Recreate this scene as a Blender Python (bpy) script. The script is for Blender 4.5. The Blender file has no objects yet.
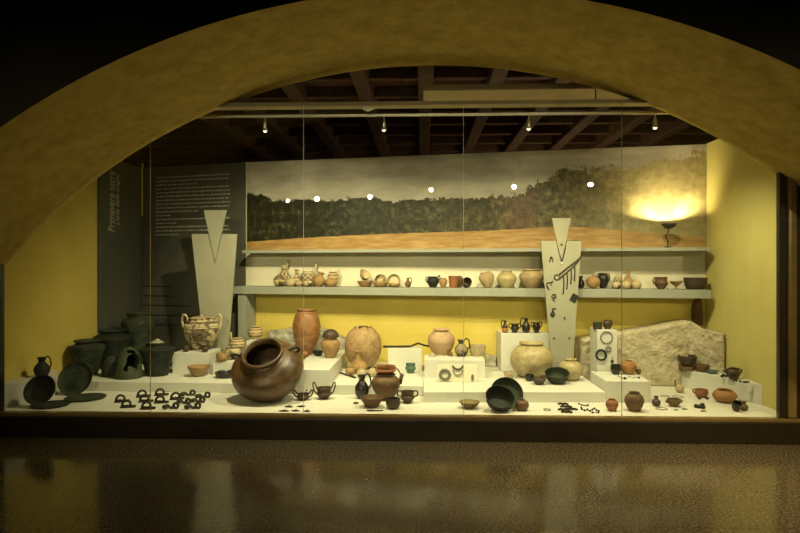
import bpy, bmesh, math, random
from mathutils import Vector, Matrix, noise as mnoise
random.seed(7)
sc = bpy.context.scene
COL = sc.collection
# ------------------------------------------------------------------ camera, world, exposure
F = 605.0
CAM = Vector((0.0, -5.45, 1.55))
TH = math.radians(2.0)
FW = Vector((-math.sin(TH), math.cos(TH), 0)); RT = Vector((math.cos(TH), math.sin(TH), 0)); UP = Vector((0, 0, 1))
cam_data = bpy.data.cameras.new('camera')
cam_data.sensor_width = 36; cam_data.lens = F / 800 * 36; cam_data.clip_start = 0.05
cam = bpy.data.objects.new('camera', cam_data); COL.objects.link(cam)
cam.location = CAM; cam.rotation_euler = (math.pi / 2, 0, TH)
sc.camera = cam
w = bpy.data.worlds.new('world'); sc.world = w; w.use_nodes = True
w.node_tree.nodes['Background'].inputs[0].default_value = (1.0, 0.8, 0.45, 1)
w.node_tree.nodes['Background'].inputs[1].default_value = 0.002
sc.view_settings.view_transform = 'Standard'; sc.view_settings.look = 'None'
sc.view_settings.gamma = 1; sc.view_settings.exposure = 0.22; sc.view_settings.use_curve_mapping = False
sc.cycles.use_denoising = True
sc.cycles.max_bounces = 10; sc.cycles.transparent_max_bounces = 16; sc.cycles.diffuse_bounces = 4
CASE_W = 165.0        # watts of one display spot
LAMP_W = 100.0
WARM = (1.0, 0.89, 0.50)
GALLERY_W = 420.0    # watts of one gallery spot

# ------------------------------------------------------------------ pixel -> place
def ray(u, v):
    return RT * ((u - 400) / F) + FW + UP * ((266.5 - v) / F)
def at(u, v, z):
    d = ray(u, v); return CAM + d * ((z - CAM.z) / d.z)
def aty(u, v, y):
    d = ray(u, v); return CAM + d * ((y - CAM.y) / d.y)
def atx(u, v, x):
    d = ray(u, v); return CAM + d * ((x - CAM.x) / d.x)
def mpp(p):
    return (p - CAM).dot(FW) / F
XG, XL, XR = -3.86, -4.05, 3.30                       # side walls of the case
WA = math.radians(10.2)
WT = Vector((math.cos(WA), -math.sin(WA), 0)); WN = Vector((-math.sin(WA), -math.cos(WA), 0))   # along the back wall, and out of it
WP = Vector((XR, 1.70, 0))
def onwall(u, v, off=0.0):
    d = ray(u, v); p0 = WP + WN * off
    return CAM + d * ((p0 - CAM).dot(WN) / d.dot(WN))
def shelf(u, inset, z):
    p = onwall(u, 266.5, 0.33 - inset); return Vector((p.x, p.y, z))

# ------------------------------------------------------------------ helpers
def tag(o, label=None, cat=None, group=None, kind=None):
    if label: o['label'] = label
    if cat: o['category'] = cat
    if group: o['group'] = group
    if kind: o['kind'] = kind
    return o
def empty(name, loc):
    o = bpy.data.objects.new(name, None); COL.objects.link(o); o.location = loc; o.empty_display_size = .05
    return o
def obj(name, bm, mat, parent=None, loc=None, smooth=False):
    me = bpy.data.meshes.new(name); bm.normal_update(); bm.to_mesh(me); bm.free()
    if isinstance(mat, (list, tuple)):
        for m in mat: me.materials.append(m)
    elif mat: me.materials.append(mat)
    if smooth:
        for p in me.polygons: p.use_smooth = True
    o = bpy.data.objects.new(name, me); COL.objects.link(o)
    if parent: o.parent = parent
    if loc is not None: o.location = loc
    return o
def struct(name, bm, mat, **k):
    return tag(obj(name, bm, mat, **k), kind='structure')
def box(bm, a, b, mi=0):
    x0, y0, z0 = a; x1, y1, z1 = b
    vs = [bm.verts.new(c) for c in ((x0,y0,z0),(x1,y0,z0),(x1,y1,z0),(x0,y1,z0),(x0,y0,z1),(x1,y0,z1),(x1,y1,z1),(x0,y1,z1))]
    for f in ((3,2,1,0),(4,5,6,7),(0,1,5,4),(1,2,6,5),(2,3,7,6),(3,0,4,7)):
        bm.faces.new([vs[i] for i in f]).material_index = mi
    return vs
def prism(bm, poly, z0, z1):
    """poly: plan corners counter-clockwise"""
    lo = [bm.verts.new((p[0], p[1], z0)) for p in poly]; hi = [bm.verts.new((p[0], p[1], z1)) for p in poly]
    n = len(poly)
    bm.faces.new(lo[::-1]); bm.faces.new(hi)
    for i in range(n): bm.faces.new((lo[i], lo[(i+1) % n], hi[(i+1) % n], hi[i]))
def bevel(bm, w_=.004, seg=2):
    bmesh.ops.recalc_face_normals(bm, faces=bm.faces)
    bmesh.ops.bevel(bm, geom=[e for e in bm.edges if e.calc_face_angle(0) > .5], offset=w_, segments=seg, affect='EDGES', profile=.5)
def slab(bm, poly3, nrm, t):
    """flat outline (3-D points) given thickness t along nrm"""
    a = [bm.verts.new(p) for p in poly3]; b = [bm.verts.new(Vector(p) - nrm * t) for p in poly3]
    n = len(a); bm.faces.new(a); bm.faces.new(b[::-1])
    for i in range(n): bm.faces.new((a[i], b[i], b[(i+1) % n], a[(i+1) % n]))
    bmesh.ops.recalc_face_normals(bm, faces=bm.faces)
def catmull(pts, n=6, closed=False):
    pts = [Vector(p) for p in pts]; out = []; m = len(pts)
    rng = range(m) if closed else range(m - 1)
    for i in rng:
        p1 = pts[i]; p2 = pts[(i+1) % m]
        p0 = pts[(i-1) % m] if (closed or i > 0) else p1 * 2 - p2
        p3 = pts[(i+2) % m] if (closed or i < m - 2) else p2 * 2 - p1
        for k in range(n):
            t = k / n
            out.append(.5 * ((2*p1) + (p2-p0)*t + (2*p0-5*p1+4*p2-p3)*t*t + (3*p1-p0-3*p2+p3)*t**3))
    if not closed: out.append(pts[-1])
    return out
def tube(bm, pts, r, seg=8, closed=False, r_end=None, flat=1.0):
    pts = [Vector(p) for p in pts]; n = len(pts); rings = []
    ref = None
    for i, p in enumerate(pts):
        a = pts[(i-1) % n] if (closed or i > 0) else p; b = pts[(i+1) % n] if (closed or i < n-1) else p
        t = (b - a).normalized()
        if ref is None:
            ref = t.orthogonal().normalized()
        ref = (ref - t * ref.dot(t)).normalized(); bi = t.cross(ref)
        rr = r if r_end is None else r + (r_end - r) * i / max(1, n-1)
        rings.append([bm.verts.new(p + ref * (math.cos(2*math.pi*k/seg) * rr) + bi * (math.sin(2*math.pi*k/seg) * rr * flat)) for k in range(seg)])
    for i in range(n if closed else n - 1):
        A = rings[i]; B = rings[(i+1) % n]
        for k in range(seg): bm.faces.new((A[k], A[(k+1) % seg], B[(k+1) % seg], B[k]))
    if not closed:
        bm.faces.new(rings[0][::-1]); bm.faces.new(rings[-1])
def ball(bm, c, r, sx=1, sy=1, sz=1, sub=2):
    g = bmesh.ops.create_icosphere(bm, subdivisions=sub, radius=1)
    for v in g['verts']: v.co = Vector((v.co.x*r*sx, v.co.y*r*sy, v.co.z*r*sz)) + Vector(c)

# ------------------------------------------------------------------ materials
def newmat(name):
    m = bpy.data.materials.new(name); m.use_nodes = True
    return m, m.node_tree, m.node_tree.nodes['Principled BSDF']
def N(nt, t, **k):
    n = nt.nodes.new(t)
    for a, b in k.items(): setattr(n, a, b)
    return n
def L(nt, a, b): nt.links.new(a, b)
def rgba(c): return (c[0], c[1], c[2], 1)
def mixc(nt, fac, a, b):
    m = N(nt, 'ShaderNodeMix', data_type='RGBA')
    for i, x in ((0, fac), (6, a), (7, b)):
        if hasattr(x, 'is_output'): L(nt, x, m.inputs[i])
        elif i: m.inputs[i].default_value = rgba(x)
        else: m.inputs[0].default_value = x
    return m.outputs[2]
def math_(nt, op, a, b=None, c=None):
    m = N(nt, 'ShaderNodeMath', operation=op)
    for i, x in enumerate((a, b, c)):
        if x is None: continue
        if hasattr(x, 'is_output'): L(nt, x, m.inputs[i])
        else: m.inputs[i].default_value = x
    return m.outputs[0]
def ramp(nt, fac, stops, interp='LINEAR'):
    r = N(nt, 'ShaderNodeValToRGB'); r.color_ramp.interpolation = interp
    e = r.color_ramp.elements
    while len(e) < len(stops): e.new(.5)
    for i, (p, c) in enumerate(stops): e[i].position = p; e[i].color = rgba(c) if not isinstance(c, float) else (c, c, c, 1)
    if fac is not None: L(nt, fac, r.inputs[0])
    return r.outputs[0]
def noisetex(nt, scale, detail=4, rough=.55, vec=None):
    n = N(nt, 'ShaderNodeTexNoise'); n.inputs['Scale'].default_value = scale; n.inputs['Detail'].default_value = detail
    n.inputs['Roughness'].default_value = rough
    if vec is None:
        tc = N(nt, 'ShaderNodeTexCoord'); vec = tc.outputs['Object']
    L(nt, vec, n.inputs['Vector'])
    return n.outputs[0]
def bump(nt, h, bs, strength=.3, dist=.01):
    b = N(nt, 'ShaderNodeBump'); b.inputs['Strength'].default_value = strength; b.inputs['Distance'].default_value = dist
    L(nt, h, b.inputs['Height']); L(nt, b.outputs[0], bs.inputs['Normal'])
def surf(name, c1, c2, scale=6, rough=.7, spec=.3, bstr=.2, metal=0, bscale=40, cracks=0.0, lo=.35, hi=.65, blot=0.0):
    m, nt, bs = newmat(name)
    n = noisetex(nt, scale)
    f = ramp(nt, n, [(lo, 0.0), (hi, 1.0)])
    col = mixc(nt, f, c1, c2)
    if cracks:
        tc = N(nt, 'ShaderNodeTexCoord'); vo = N(nt, 'ShaderNodeTexVoronoi', feature='DISTANCE_TO_EDGE'); vo.inputs['Scale'].default_value = cracks
        nn = N(nt, 'ShaderNodeTexNoise'); nn.inputs['Scale'].default_value = 9; L(nt, tc.outputs['Object'], nn.inputs['Vector'])
        va = N(nt, 'ShaderNodeVectorMath', operation='MULTIPLY_ADD'); L(nt, nn.outputs[1], va.inputs[0]); va.inputs[1].default_value = (.16, .16, .16); L(nt, tc.outputs['Object'], va.inputs[2])
        L(nt, va.outputs[0], vo.inputs['Vector'])
        k = ramp(nt, vo.outputs['Distance'], [(0.0, .55), (.012, .4), (.02, 0.0)])
        col = mixc(nt, k, col, tuple(x * .35 for x in c1))
    if blot:
        b2 = ramp(nt, noisetex(nt, 7 + scale, 6, .7), [(.46, 0.0), (.66, blot)])
        col = mixc(nt, b2, col, tuple(x * .32 for x in c1))
        b3 = ramp(nt, noisetex(nt, 60, 3, .7), [(.5, 0.0), (.75, blot * .8)])
        col = mixc(nt, b3, col, tuple(x * .45 for x in c1))
    L(nt, col, bs.inputs['Base Color'])
    bs.inputs['Roughness'].default_value = rough; bs.inputs['Specular IOR Level'].default_value = spec; bs.inputs['Metallic'].default_value = metal
    if bstr: bump(nt, noisetex(nt, bscale, 5), bs, bstr, .05 if bstr > .85 else .01)
    return m
def painted(name, base, paint, stripes=(), checker=None, blobs=0):
    m, nt, bs = newmat(name)
    tc = N(nt, 'ShaderNodeTexCoord'); sx = N(nt, 'ShaderNodeSeparateXYZ'); L(nt, tc.outputs['UV'], sx.inputs[0])
    V = sx.outputs[1]; msk = None
    for a, b in stripes:
        c = math_(nt, 'COMPARE', V, (a + b) / 2, (b - a) / 2)
        msk = c if msk is None else math_(nt, 'MAXIMUM', msk, c)
    if checker:
        a, b, nu, nv = checker
        ch = N(nt, 'ShaderNodeTexChecker'); ch.inputs['Scale'].default_value = 1.0
        ch.inputs['Color1'].default_value = (1, 1, 1, 1); ch.inputs['Color2'].default_value = (0, 0, 0, 1)
        mp = N(nt, 'ShaderNodeMapping'); mp.inputs['Scale'].default_value = (nu, nv, 1); L(nt, tc.outputs['UV'], mp.inputs[0]); L(nt, mp.outputs[0], ch.inputs['Vector'])
        c = math_(nt, 'MULTIPLY', ch.outputs['Fac'], math_(nt, 'COMPARE', V, (a + b) / 2, (b - a) / 2))
        msk = c if msk is None else math_(nt, 'MAXIMUM', msk, c)
    if blobs:
        k = ramp(nt, noisetex(nt, blobs, 2), [(.52, 0.0), (.56, 1.0)])
        msk = k if msk is None else math_(nt, 'MAXIMUM', msk, k)
    wear = ramp(nt, noisetex(nt, 22), [(.3, .45), (.6, 1.0)])
    msk = math_(nt, 'MULTIPLY', msk, wear)
    bcol = mixc(nt, noisetex(nt, 9), tuple(x * .75 for x in base), base)
    L(nt, mixc(nt, msk, bcol, paint), bs.inputs['Base Color'])
    bs.inputs['Roughness'].default_value = .6; bs.inputs['Specular IOR Level'].default_value = .3
    return m
def emit(name, c, s):
    m, nt, bs = newmat(name); bs.inputs['Base Color'].default_value = (0, 0, 0, 1)
    bs.inputs['Emission Color'].default_value = rgba(c); bs.inputs['Emission Strength'].default_value = s
    return m

M = {}
M['white'] = surf('white_paint', (.60, .60, .52), (.66, .65, .57), 3, .6, .25, .03)
M['casefloor'] = surf('pale_case_floor', (.60, .59, .50), (.66, .65, .56), 2, .6, .25, .03)
M['yellow'] = surf('yellow_plaster', (.58, .455, .10), (.64, .515, .13), 2.5, .85, .15, .12, bscale=25)
M['yellow2'] = surf('yellow_green_plaster', (.54, .48, .16), (.59, .53, .19), 2.5, .85, .15, .12, bscale=25)
M['cream'] = surf('cream_panel', (.64, .60, .46), (.69, .65, .50), 2, .7, .2, .02)
M['grey'] = surf('grey_green_paint', (.20, .205, .165), (.225, .23, .185), 4, .6, .3, .03)
M['shelfgrey'] = surf('grey_shelf_paint', (.27, .28, .23), (.30, .31, .255), 4, .6, .3, .03)
M['greydark'] = surf('dark_grey_panel', (.085, .085, .068), (.10, .10, .08), 4, .55, .3, .02)
M['stand'] = surf('pale_grey_stand', (.29, .282, .205), (.325, .315, .235), 4, .6, .3, .02)
M['slot'] = surf('dark_slot', (.012, .012, .01), (.02, .02, .015), 5, .7, .2, 0)
M['lettering'] = surf('pale_lettering', (.60, .60, .50), (.64, .64, .54), 5, .7, .2, 0)
M['frame'] = surf('dark_brown_metal', (.022, .016, .007), (.03, .022, .01), 8, .35, .5, .03)
M['bronzeframe'] = surf('brown_frame_metal', (.20, .13, .042), (.26, .17, .058), 8, .3, .5, .03)
M['plaster'] = surf('ochre_rough_plaster', (.42, .31, .08), (.53, .40, .115), 6, .9, .1, .7, bscale=18, lo=.3, hi=.62, blot=0.22)
M['darkwall'] = surf('dark_paint', (.010, .009, .006), (.013, .012, .008), 3, .9, .05, .1)
M['gallery'] = surf('gallery_plaster', (.62, .52, .26), (.66, .56, .29), 2, .9, .1, .1)
M['wood'] = surf('dark_old_timber', (.05, .030, .016), (.085, .05, .026), 9, .75, .2, .3)
M['board'] = surf('reddish_ceiling_board', (.06, .026, .013), (.095, .042, .02), 5, .8, .2, .2)
M['rail'] = surf('painted_header', (.30, .24, .13), (.36, .29, .16), 6, .5, .3, .03)
M['chrome'] = surf('brushed_metal', (.55, .53, .47), (.62, .6, .53), 20, .28, .5, 0, metal=1)
M['blackmetal'] = surf('black_lamp_metal', (.02, .02, .018), (.03, .03, .025), 10, .4, .4, 0)
M['stone'] = surf('rubble_stone', (.46, .40, .26), (.60, .53, .37), 11, .95, .1, 1.0, bscale=13, blot=0.3)
M['stonegrey'] = surf('grey_rubble_stone', (.33, .31, .24), (.55, .52, .42), 11, .95, .1, 1.0, bscale=13, blot=0.4)
M['hole'] = surf('exposed_brown_masonry', (.14, .085, .035), (.20, .13, .06), 14, .95, .1, .9, bscale=30)
M['pale'] = surf('pale_clay', (.42, .335, .185), (.54, .445, .27), 9, .65, .3, .15, blot=0.45)
M['cream_c'] = surf('cream_glaze_clay', (.38, .305, .14), (.50, .42, .225), 8, .4, .45, .12, blot=0.5)
M['tan'] = surf('tan_clay', (.33, .205, .085), (.44, .30, .14), 9, .7, .3, .18, blot=0.5)
M['tancr'] = surf('cracked_tan_clay', (.36, .225, .10), (.46, .31, .15), 8, .7, .3, .2, cracks=5.5, blot=0.55)
M['pinkcr'] = surf('cracked_pinkish_clay', (.44, .285, .16), (.52, .36, .215), 8, .7, .3, .2, cracks=5, blot=0.35)
M['beigecr'] = surf('restored_beige_clay', (.40, .31, .16), (.50, .35, .19), 8, .65, .3, .2, cracks=7, blot=0.5)
M['orange'] = surf('orange_clay', (.31, .145, .048), (.43, .225, .08), 8, .6, .35, .18, blot=0.5)
M['orange2'] = surf('yellow_orange_clay', (.30, .175, .062), (.42, .27, .115), 8, .6, .35, .18, blot=0.55)
M['red'] = surf('red_brown_clay', (.24, .09, .035), (.33, .14, .055), 8, .55, .35, .18, blot=0.5)
M['urn'] = surf('mottled_orange_brown_clay', (.22, .10, .035), (.34, .18, .07), 9, .5, .4, .2, blot=0.6)
M['brown'] = surf('brown_clay', (.115, .065, .03), (.19, .11, .05), 9, .6, .35, .2, blot=0.6)
M['bigpot'] = surf('burnished_brown_clay', (.065, .036, .015), (.16, .092, .038), 4.5, .38, .5, .16, bscale=14, lo=.35, hi=.72, blot=0.7)
M['dkbrown'] = surf('dark_brown_clay', (.05, .032, .02), (.085, .055, .032), 9, .5, .4, .2, blot=0.4)
M['black'] = surf('black_burnished_clay', (.014, .013, .012), (.026, .023, .02), 9, .28, .5, .08)
M['bronze'] = surf('green_dark_bronze', (.022, .030, .019), (.055, .066, .040), 9, .7, .25, .3, bscale=30, blot=0.5)
M['bronze2'] = surf('blackened_bronze', (.014, .018, .014), (.030, .038, .027), 9, .68, .25, .3, bscale=30, blot=0.4)
M['bronzel'] = surf('bright_green_bronze', (.038, .054, .028), (.075, .095, .048), 9, .6, .35, .3, bscale=30, blot=0.6)
M['verdigris'] = surf('verdigris_bronze', (.06, .12, .09), (.12, .18, .13), 12, .6, .3, .2)
M['iron'] = surf('corroded_iron', (.018, .014, .010), (.045, .034, .022), 25, .75, .3, .5, bscale=60)
M['jewel'] = surf('dark_bronze_jewellery', (.018, .014, .008), (.045, .036, .02), 25, .55, .4, .2)
M['jewelg'] = surf('grey_green_bronze', (.09, .10, .07), (.15, .16, .11), 25, .55, .4, .2)
M['krater'] = painted('painted_krater', (.56, .47, .28), (.06, .038, .02), [(.03, .06), (.22, .25), (.28, .30), (.66, .70), (.74, .76), (.83, .90)], (.30, .66, 7, 1.39), 16)
M['pt_band'] = painted('banded_pale_clay', (.55, .42, .22), (.10, .05, .025), [(.18, .30), (.48, .54), (.72, .8), (.9, .97)])
M['pt_dark'] = painted('half_dark_painted_clay', (.52, .42, .20), (.07, .04, .02), [(.60, 1.0)], None, 9)
M['pt_blob'] = painted('dabbed_pale_clay', (.52, .44, .25), (.08, .055, .03), [(.9, 1.0)], None, 14)
M['pt_geo'] = painted('chequered_pale_clay', (.54, .45, .27), (.08, .05, .03), [(.3, .34), (.78, .84)], (.36, .76, 16, 6))
M['pt_dish'] = painted('ribbed_dark_clay', (.28, .22, .09), (.05, .04, .02), [(.9, 1.0)], (.2, .85, 40, 1))
M['pt_ol'] = painted('dark_figured_clay', (.30, .25, .14), (.018, .016, .014), [(.0, .2), (.75, 1.0)], None, 11)
M['bulb'] = emit('warm_bulb', (1.0, .88, .62), 38)
M['bulb2'] = emit('display_bulb', (1.0, .90, .62), 2)

def granite():
    m, nt, bs = newmat('speckled_granite')
    tc = N(nt, 'ShaderNodeTexCoord')
    n = noisetex(nt, 55, 3, .85, tc.outputs['Object'])
    c = ramp(nt, n, [(.36, (.018, .013, .007)), (.46, (.075, .058, .032)), (.56, (.15, .118, .066)), (.68, (.32, .26, .16))])
    n2 = noisetex(nt, .8, 2, .5, tc.outputs['Object'])
    c = mixc(nt, math_(nt, 'MULTIPLY', n2, .35), c, (.05, .038, .02))
    # slab joints
    br = N(nt, 'ShaderNodeTexBrick'); br.offset = 0; br.inputs['Scale'].default_value = 1.0
    br.inputs['Brick Width'].default_value = 1.2; br.inputs['Row Height'].default_value = .6; br.inputs['Mortar Size'].default_value = .003
    br.inputs['Color1'].default_value = (0, 0, 0, 1); br.inputs['Color2'].default_value = (0, 0, 0, 1); br.inputs['Mortar'].default_value = (1, 1, 1, 1)
    L(nt, tc.outputs['Object'], br.inputs['Vector'])
    c = mixc(nt, math_(nt, 'MULTIPLY', br.outputs['Color'], .5), c, (.02, .015, .008))
    L(nt, c, bs.inputs['Base Color'])
    bs.inputs['Roughness'].default_value = .12; bs.inputs['Specular IOR Level'].default_value = .45
    return m
M['granite'] = granite()
def glassmat():
    m, nt, bs = newmat('clear_glass'); nt.nodes.remove(bs)
    out = [n for n in nt.nodes if n.type == 'OUTPUT_MATERIAL'][0]
    g = N(nt, 'ShaderNodeNewGeometry')
    ior = math_(nt, 'ADD', 1.5, math_(nt, 'MULTIPLY', g.outputs['Backfacing'], 1 / 1.5 - 1.5))
    fr = N(nt, 'ShaderNodeFresnel'); L(nt, ior, fr.inputs['IOR'])
    tr = N(nt, 'ShaderNodeBsdfTransparent'); tr.inputs[0].default_value = (.985, .99, .975, 1)
    gl = N(nt, 'ShaderNodeBsdfGlossy'); gl.inputs['Roughness'].default_value = 0.0
    mx = N(nt, 'ShaderNodeMixShader'); L(nt, fr.outputs[0], mx.inputs[0]); L(nt, tr.outputs[0], mx.inputs[1]); L(nt, gl.outputs[0], mx.inputs[2])
    L(nt, mx.outputs[0], out.inputs[0])
    return m
M['glass'] = glassmat()

# ------------------------------------------------------------------ gallery shell
JL, JR = -4.05, 3.57           # jambs of the niche
YF = -1.47                     # face of the wall the arch is cut through
AX, AZ, AR = 0.08, -1.82, 5.20 # arch centre and radius
ZC = 3.78                      # ceiling boards
bm = bmesh.new(); box(bm, (-7.5, -8.6, -.1), (9.5, 9, 0)); struct('floor', bm, M['granite'])
bm = bmesh.new(); box(bm, (-7.5, -8.8, -.1), (9.5, -8.6, 4.7)); struct('wall_gallery', bm, M['gallery'])
bm = bmesh.new(); box(bm, (-7.7, -8.8, -.1), (-7.5, YF, 4.7)); struct('wall_gallery_left', bm, M['darkwall'])
bm = bmesh.new(); box(bm, (9.5, -8.8, -.1), (9.7, YF, 4.7)); struct('wall_gallery_right', bm, M['darkwall'])
bm = bmesh.new(); box(bm, (-7.7, -8.8, 4.6), (9.7, YF + .2, 4.75)); struct('ceiling_gallery', bm, M['darkwall'])
# wall with the arch: front face
def archz(x): return AZ + math.sqrt(AR * AR - (x - AX) ** 2)
NA = 64
xs = [JL + (JR - JL) * i / NA for i in range(NA + 1)]
bm = bmesh.new()
lo = [bm.verts.new((x, YF, archz(x))) for x in xs]; hi = [bm.verts.new((x, YF, 4.7)) for x in xs]
for i in range(NA): bm.faces.new((lo[i], lo[i+1], hi[i+1], hi[i]))
box(bm, (-7.6, YF, -.05), (JL, YF + .2, 4.7)); box(bm, (JR, YF, -.05), (9.6, YF + .2, 4.7))
struct('wall_front', bm, M['darkwall'])
# vaulted underside of the arch, with real masonry above it
bm = bmesh.new(); NY = 10
g = []
for j in range(NY + 1):
    y = YF + (0.06 - YF) * j / NY
    g.append([bm.verts.new((x, y, archz(x))) for x in xs])
top = [[bm.verts.new((x, y, 4.6)) for x in xs] for y in (YF + .004, .06)]
for j in range(NY):
    for i in range(NA): bm.faces.new((g[j][i], g[j+1][i], g[j+1][i+1], g[j][i+1]))
for i in range(NA): bm.faces.new((g[NY][i], top[1][i], top[1][i+1], g[NY][i+1]))
for i in range(NA): bm.faces.new((top[0][i], top[0][i+1], top[1][i+1], top[1][i]))
bmesh.ops.recalc_face_normals(bm, faces=bm.faces)
struct('wall_arch', bm, M['plaster'], smooth=False)
bm = bmesh.new(); box(bm, (JL - .3, YF + .2, -.05), (JL, .06, archz(JL) + .1)); struct('wall_jamb_left', bm, M['plaster'])
bm = bmesh.new(); box(bm, (JR, YF + .2, -.05), (JR + .3, .06, archz(JR) + .1)); struct('wall_jamb_right', bm, M['plaster'])

# ------------------------------------------------------------------ case shell
ZF = 0.21
HT = 2.97
YLc = WP.y + (XR - XL) * math.tan(WA)
kink = onwall(246, 266.5); kink.z = 0
A2 = math.radians(15.5)
XC = XL + .002
lc = Vector((XC, kink.y + (kink.x - XC) * math.tan(A2), 0))
lw = atx(97, 266, XL); lw.z = 0
bm = bmesh.new(); prism(bm, [(XL, .03), (XR, .03), (XR, WP.y + .05), (kink.x, kink.y + .05), (lc.x, lc.y + .05), (lw.x, lw.y)], 0, ZF); o = struct('floor_case', bm, M['casefloor'])
def wallstrip(name, p, q, z0, z1, mat, t=.08):
    d = (q - p).normalized(); n = Vector((d.y, -d.x, 0))
    bm = bmesh.new(); prism(bm, [p, q, q - n * t, p - n * t], z0, z1); bmesh.ops.recalc_face_normals(bm, faces=bm.faces)
    return struct(name, bm, mat)
wallstrip('wall_back', kink, WP, 0, 1.20, M['yellow'])
wallstrip('wall_back_middle', kink, WP, 1.20, 1.735, M['cream'])
wallstrip('wall_back_upper', kink, WP, 1.735, HT, M['cream'])
wallstrip('wall_back_left', lc, kink, 0, HT, M['grey'])
wallstrip('wall_corner_left', lw, lc, 0, HT, M['grey'])
bm = bmesh.new(); box(bm, (XL - .1, .03, 0), (XL, lw.y, HT)); struct('wall_left', bm, M['yellow'])
bm = bmesh.new(); box(bm, (XR, .03, 0), (XR + .1, WP.y + .12, HT)); struct('wall_right', bm, M['yellow2'])
# dark old room behind the partitions
bm = bmesh.new(); box(bm, (-7.6, 8.4, 0), (9.6, 8.6, 4.0)); struct('wall_far', bm, M['darkwall'])
bm = bmesh.new(); box(bm, (-7.7, .06, 0), (-7.5, 8.6, 4.0)); struct('wall_far_left', bm, M['darkwall'])
bm = bmesh.new(); box(bm, (9.5, .06, 0), (9.7, 8.6, 4.0)); struct('wall_far_right', bm, M['darkwall'])
bm = bmesh.new(); box(bm, (-7.6, .06, ZC), (9.6, 8.6, ZC + .05)); struct('ceiling', bm, M['board'])
# timber beams running away from the glass, and cross joists
k = 0
for u0 in (178, 238, 297, 366, 425, 489, 549, 612, 672, 735):
    p = at(u0, 100, 3.56)
    bm = bmesh.new(); box(bm, (p.x - .085, .08, 3.56), (p.x + .085, 8.38, ZC - .002)); bevel(bm, .012, 1)
    struct('beam_ceiling', bm, M['wood'])
for i in range(10):
    y = .62 + i * .72
    bm = bmesh.new(); box(bm, (-7.4, y - .045, 3.645), (9.4, y + .045, ZC - .003)); bevel(bm, .01, 1)
    struct('joist_ceiling', bm, M['wood'])

# front frame and plinth of the case
bm = bmesh.new(); box(bm, (JL + .005, -.07, 0), (JR - .005, .028, .185)); bevel(bm, .006, 2); struct('plinth_front', bm, M['frame'])
bm = bmesh.new(); box(bm, (JL + .005, -.05, .1855), (JR - .005, .028, .215)); bevel(bm, .004, 2); struct('trim_sill', bm, M['bronzeframe'])
bm = bmesh.new(); box(bm, (JL + .005, -.035, .2155), (XG, .028, 2.5)); struct('trim_post_left', bm, M['frame'])
bm = bmesh.new(); box(bm, (3.145, -.03, .2155), (3.205, .028, 2.66)); bevel(bm, .004, 1); struct('trim_post_right', bm, M['frame'])
bm = bmesh.new(); box(bm, (3.207, -.055, .2155), (3.285, .028, 2.62)); bevel(bm, .02, 3); struct('trim_post_bronze', bm, M['bronzeframe'])
bm = bmesh.new(); box(bm, (3.287, -.03, .2155), (3.35, .028, 2.58)); struct('trim_post_groove', bm, M['frame'])
bm = bmesh.new(); box(bm, (3.352, -.10, .2155), (JR - .002, .028, 2.50)); bevel(bm, .02, 3); struct('trim_jamb_right', bm, M['bronzeframe'])
# header over the glass
zt = aty(430, 105, 0).z
bm = bmesh.new(); box(bm, (-2.96, -.01, zt), (2.53, .12, zt + .035)); bevel(bm, .004, 1); struct('trim_header', bm, M['rail'])
bm = bmesh.new(); box(bm, (.02, .20, 3.19), (3.28, .70, 3.25)); bevel(bm, .006, 1); struct('trim_header_board', bm, M['rail'])
# glass panes
ge = [XG + .004] + [aty(u, 266, 0).x for u in (150, 303.5, 463.5, 622)] + [3.144]
for i in range(5):
    bm = bmesh.new(); x0, x1 = ge[i] + .0018, ge[i+1] - .0018
    zz = zt - .002
    if i == 0: pts = [(x0, .2156), (x1, .2156), (x1, zz), (-3.25, zz), (x0, 2.4)]
    elif i == 4: pts = [(x0, .2156), (x1, .2156), (x1, 2.45), (2.7, zz), (x0, zz)]
    else: pts = [(x0, .2156), (x1, .2156), (x1, zz), (x0, zz)]
    slab(bm, [(x, .002, z) for x, z in pts], Vector((0, -1, 0)), .010)
    struct('window_%d' % (i + 1), bm, M['glass'])
for i in range(1, 5):
    bm = bmesh.new(); box(bm, (ge[i] - .0016, .002, .2158), (ge[i] + .0016, .012, zt - .002))
    struct('trim_joint_%d' % i, bm, M['bronzeframe'] if i in (1, 4) else M['white'])

# ------------------------------------------------------------------ light fittings
# rail in the case with four spots
zr = 2.90; yr = .22
def on_rail(u, v): return aty(u, v, yr)
r0, r1 = on_rail(180, 117), on_rail(673, 117)
zr = r0.z
t = empty('track_rail', ((r0.x + r1.x) / 2, yr, zr)); tag(t, 'thin metal lamp rail spanning the top of the display case', 'lamp rail')
bm = bmesh.new(); box(bm, (r0.x - t.location.x, -.012, -.012), (r1.x - t.location.x, .012, .012)); bevel(bm, .003, 1); obj('rail', bm, M['chrome'], t)
for sx in (-1.7, -.2, 1.6):
    bm = bmesh.new(); tube(bm, [(sx, 0, .01), (sx, 0, 3.56 - zr)], .006, 8); obj('hanger', bm, M['blackmetal'], t)
LAMPS = [(265, 'leftmost', (-1.8, 1.9, .7), 1.3), (384, 'second from the left', (-.55, 1.7, .5), 1.05), (529, 'third from the left', (.9, 1.5, .5), 1.1), (655, 'rightmost', (2.5, .9, .5), .8)]
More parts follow.
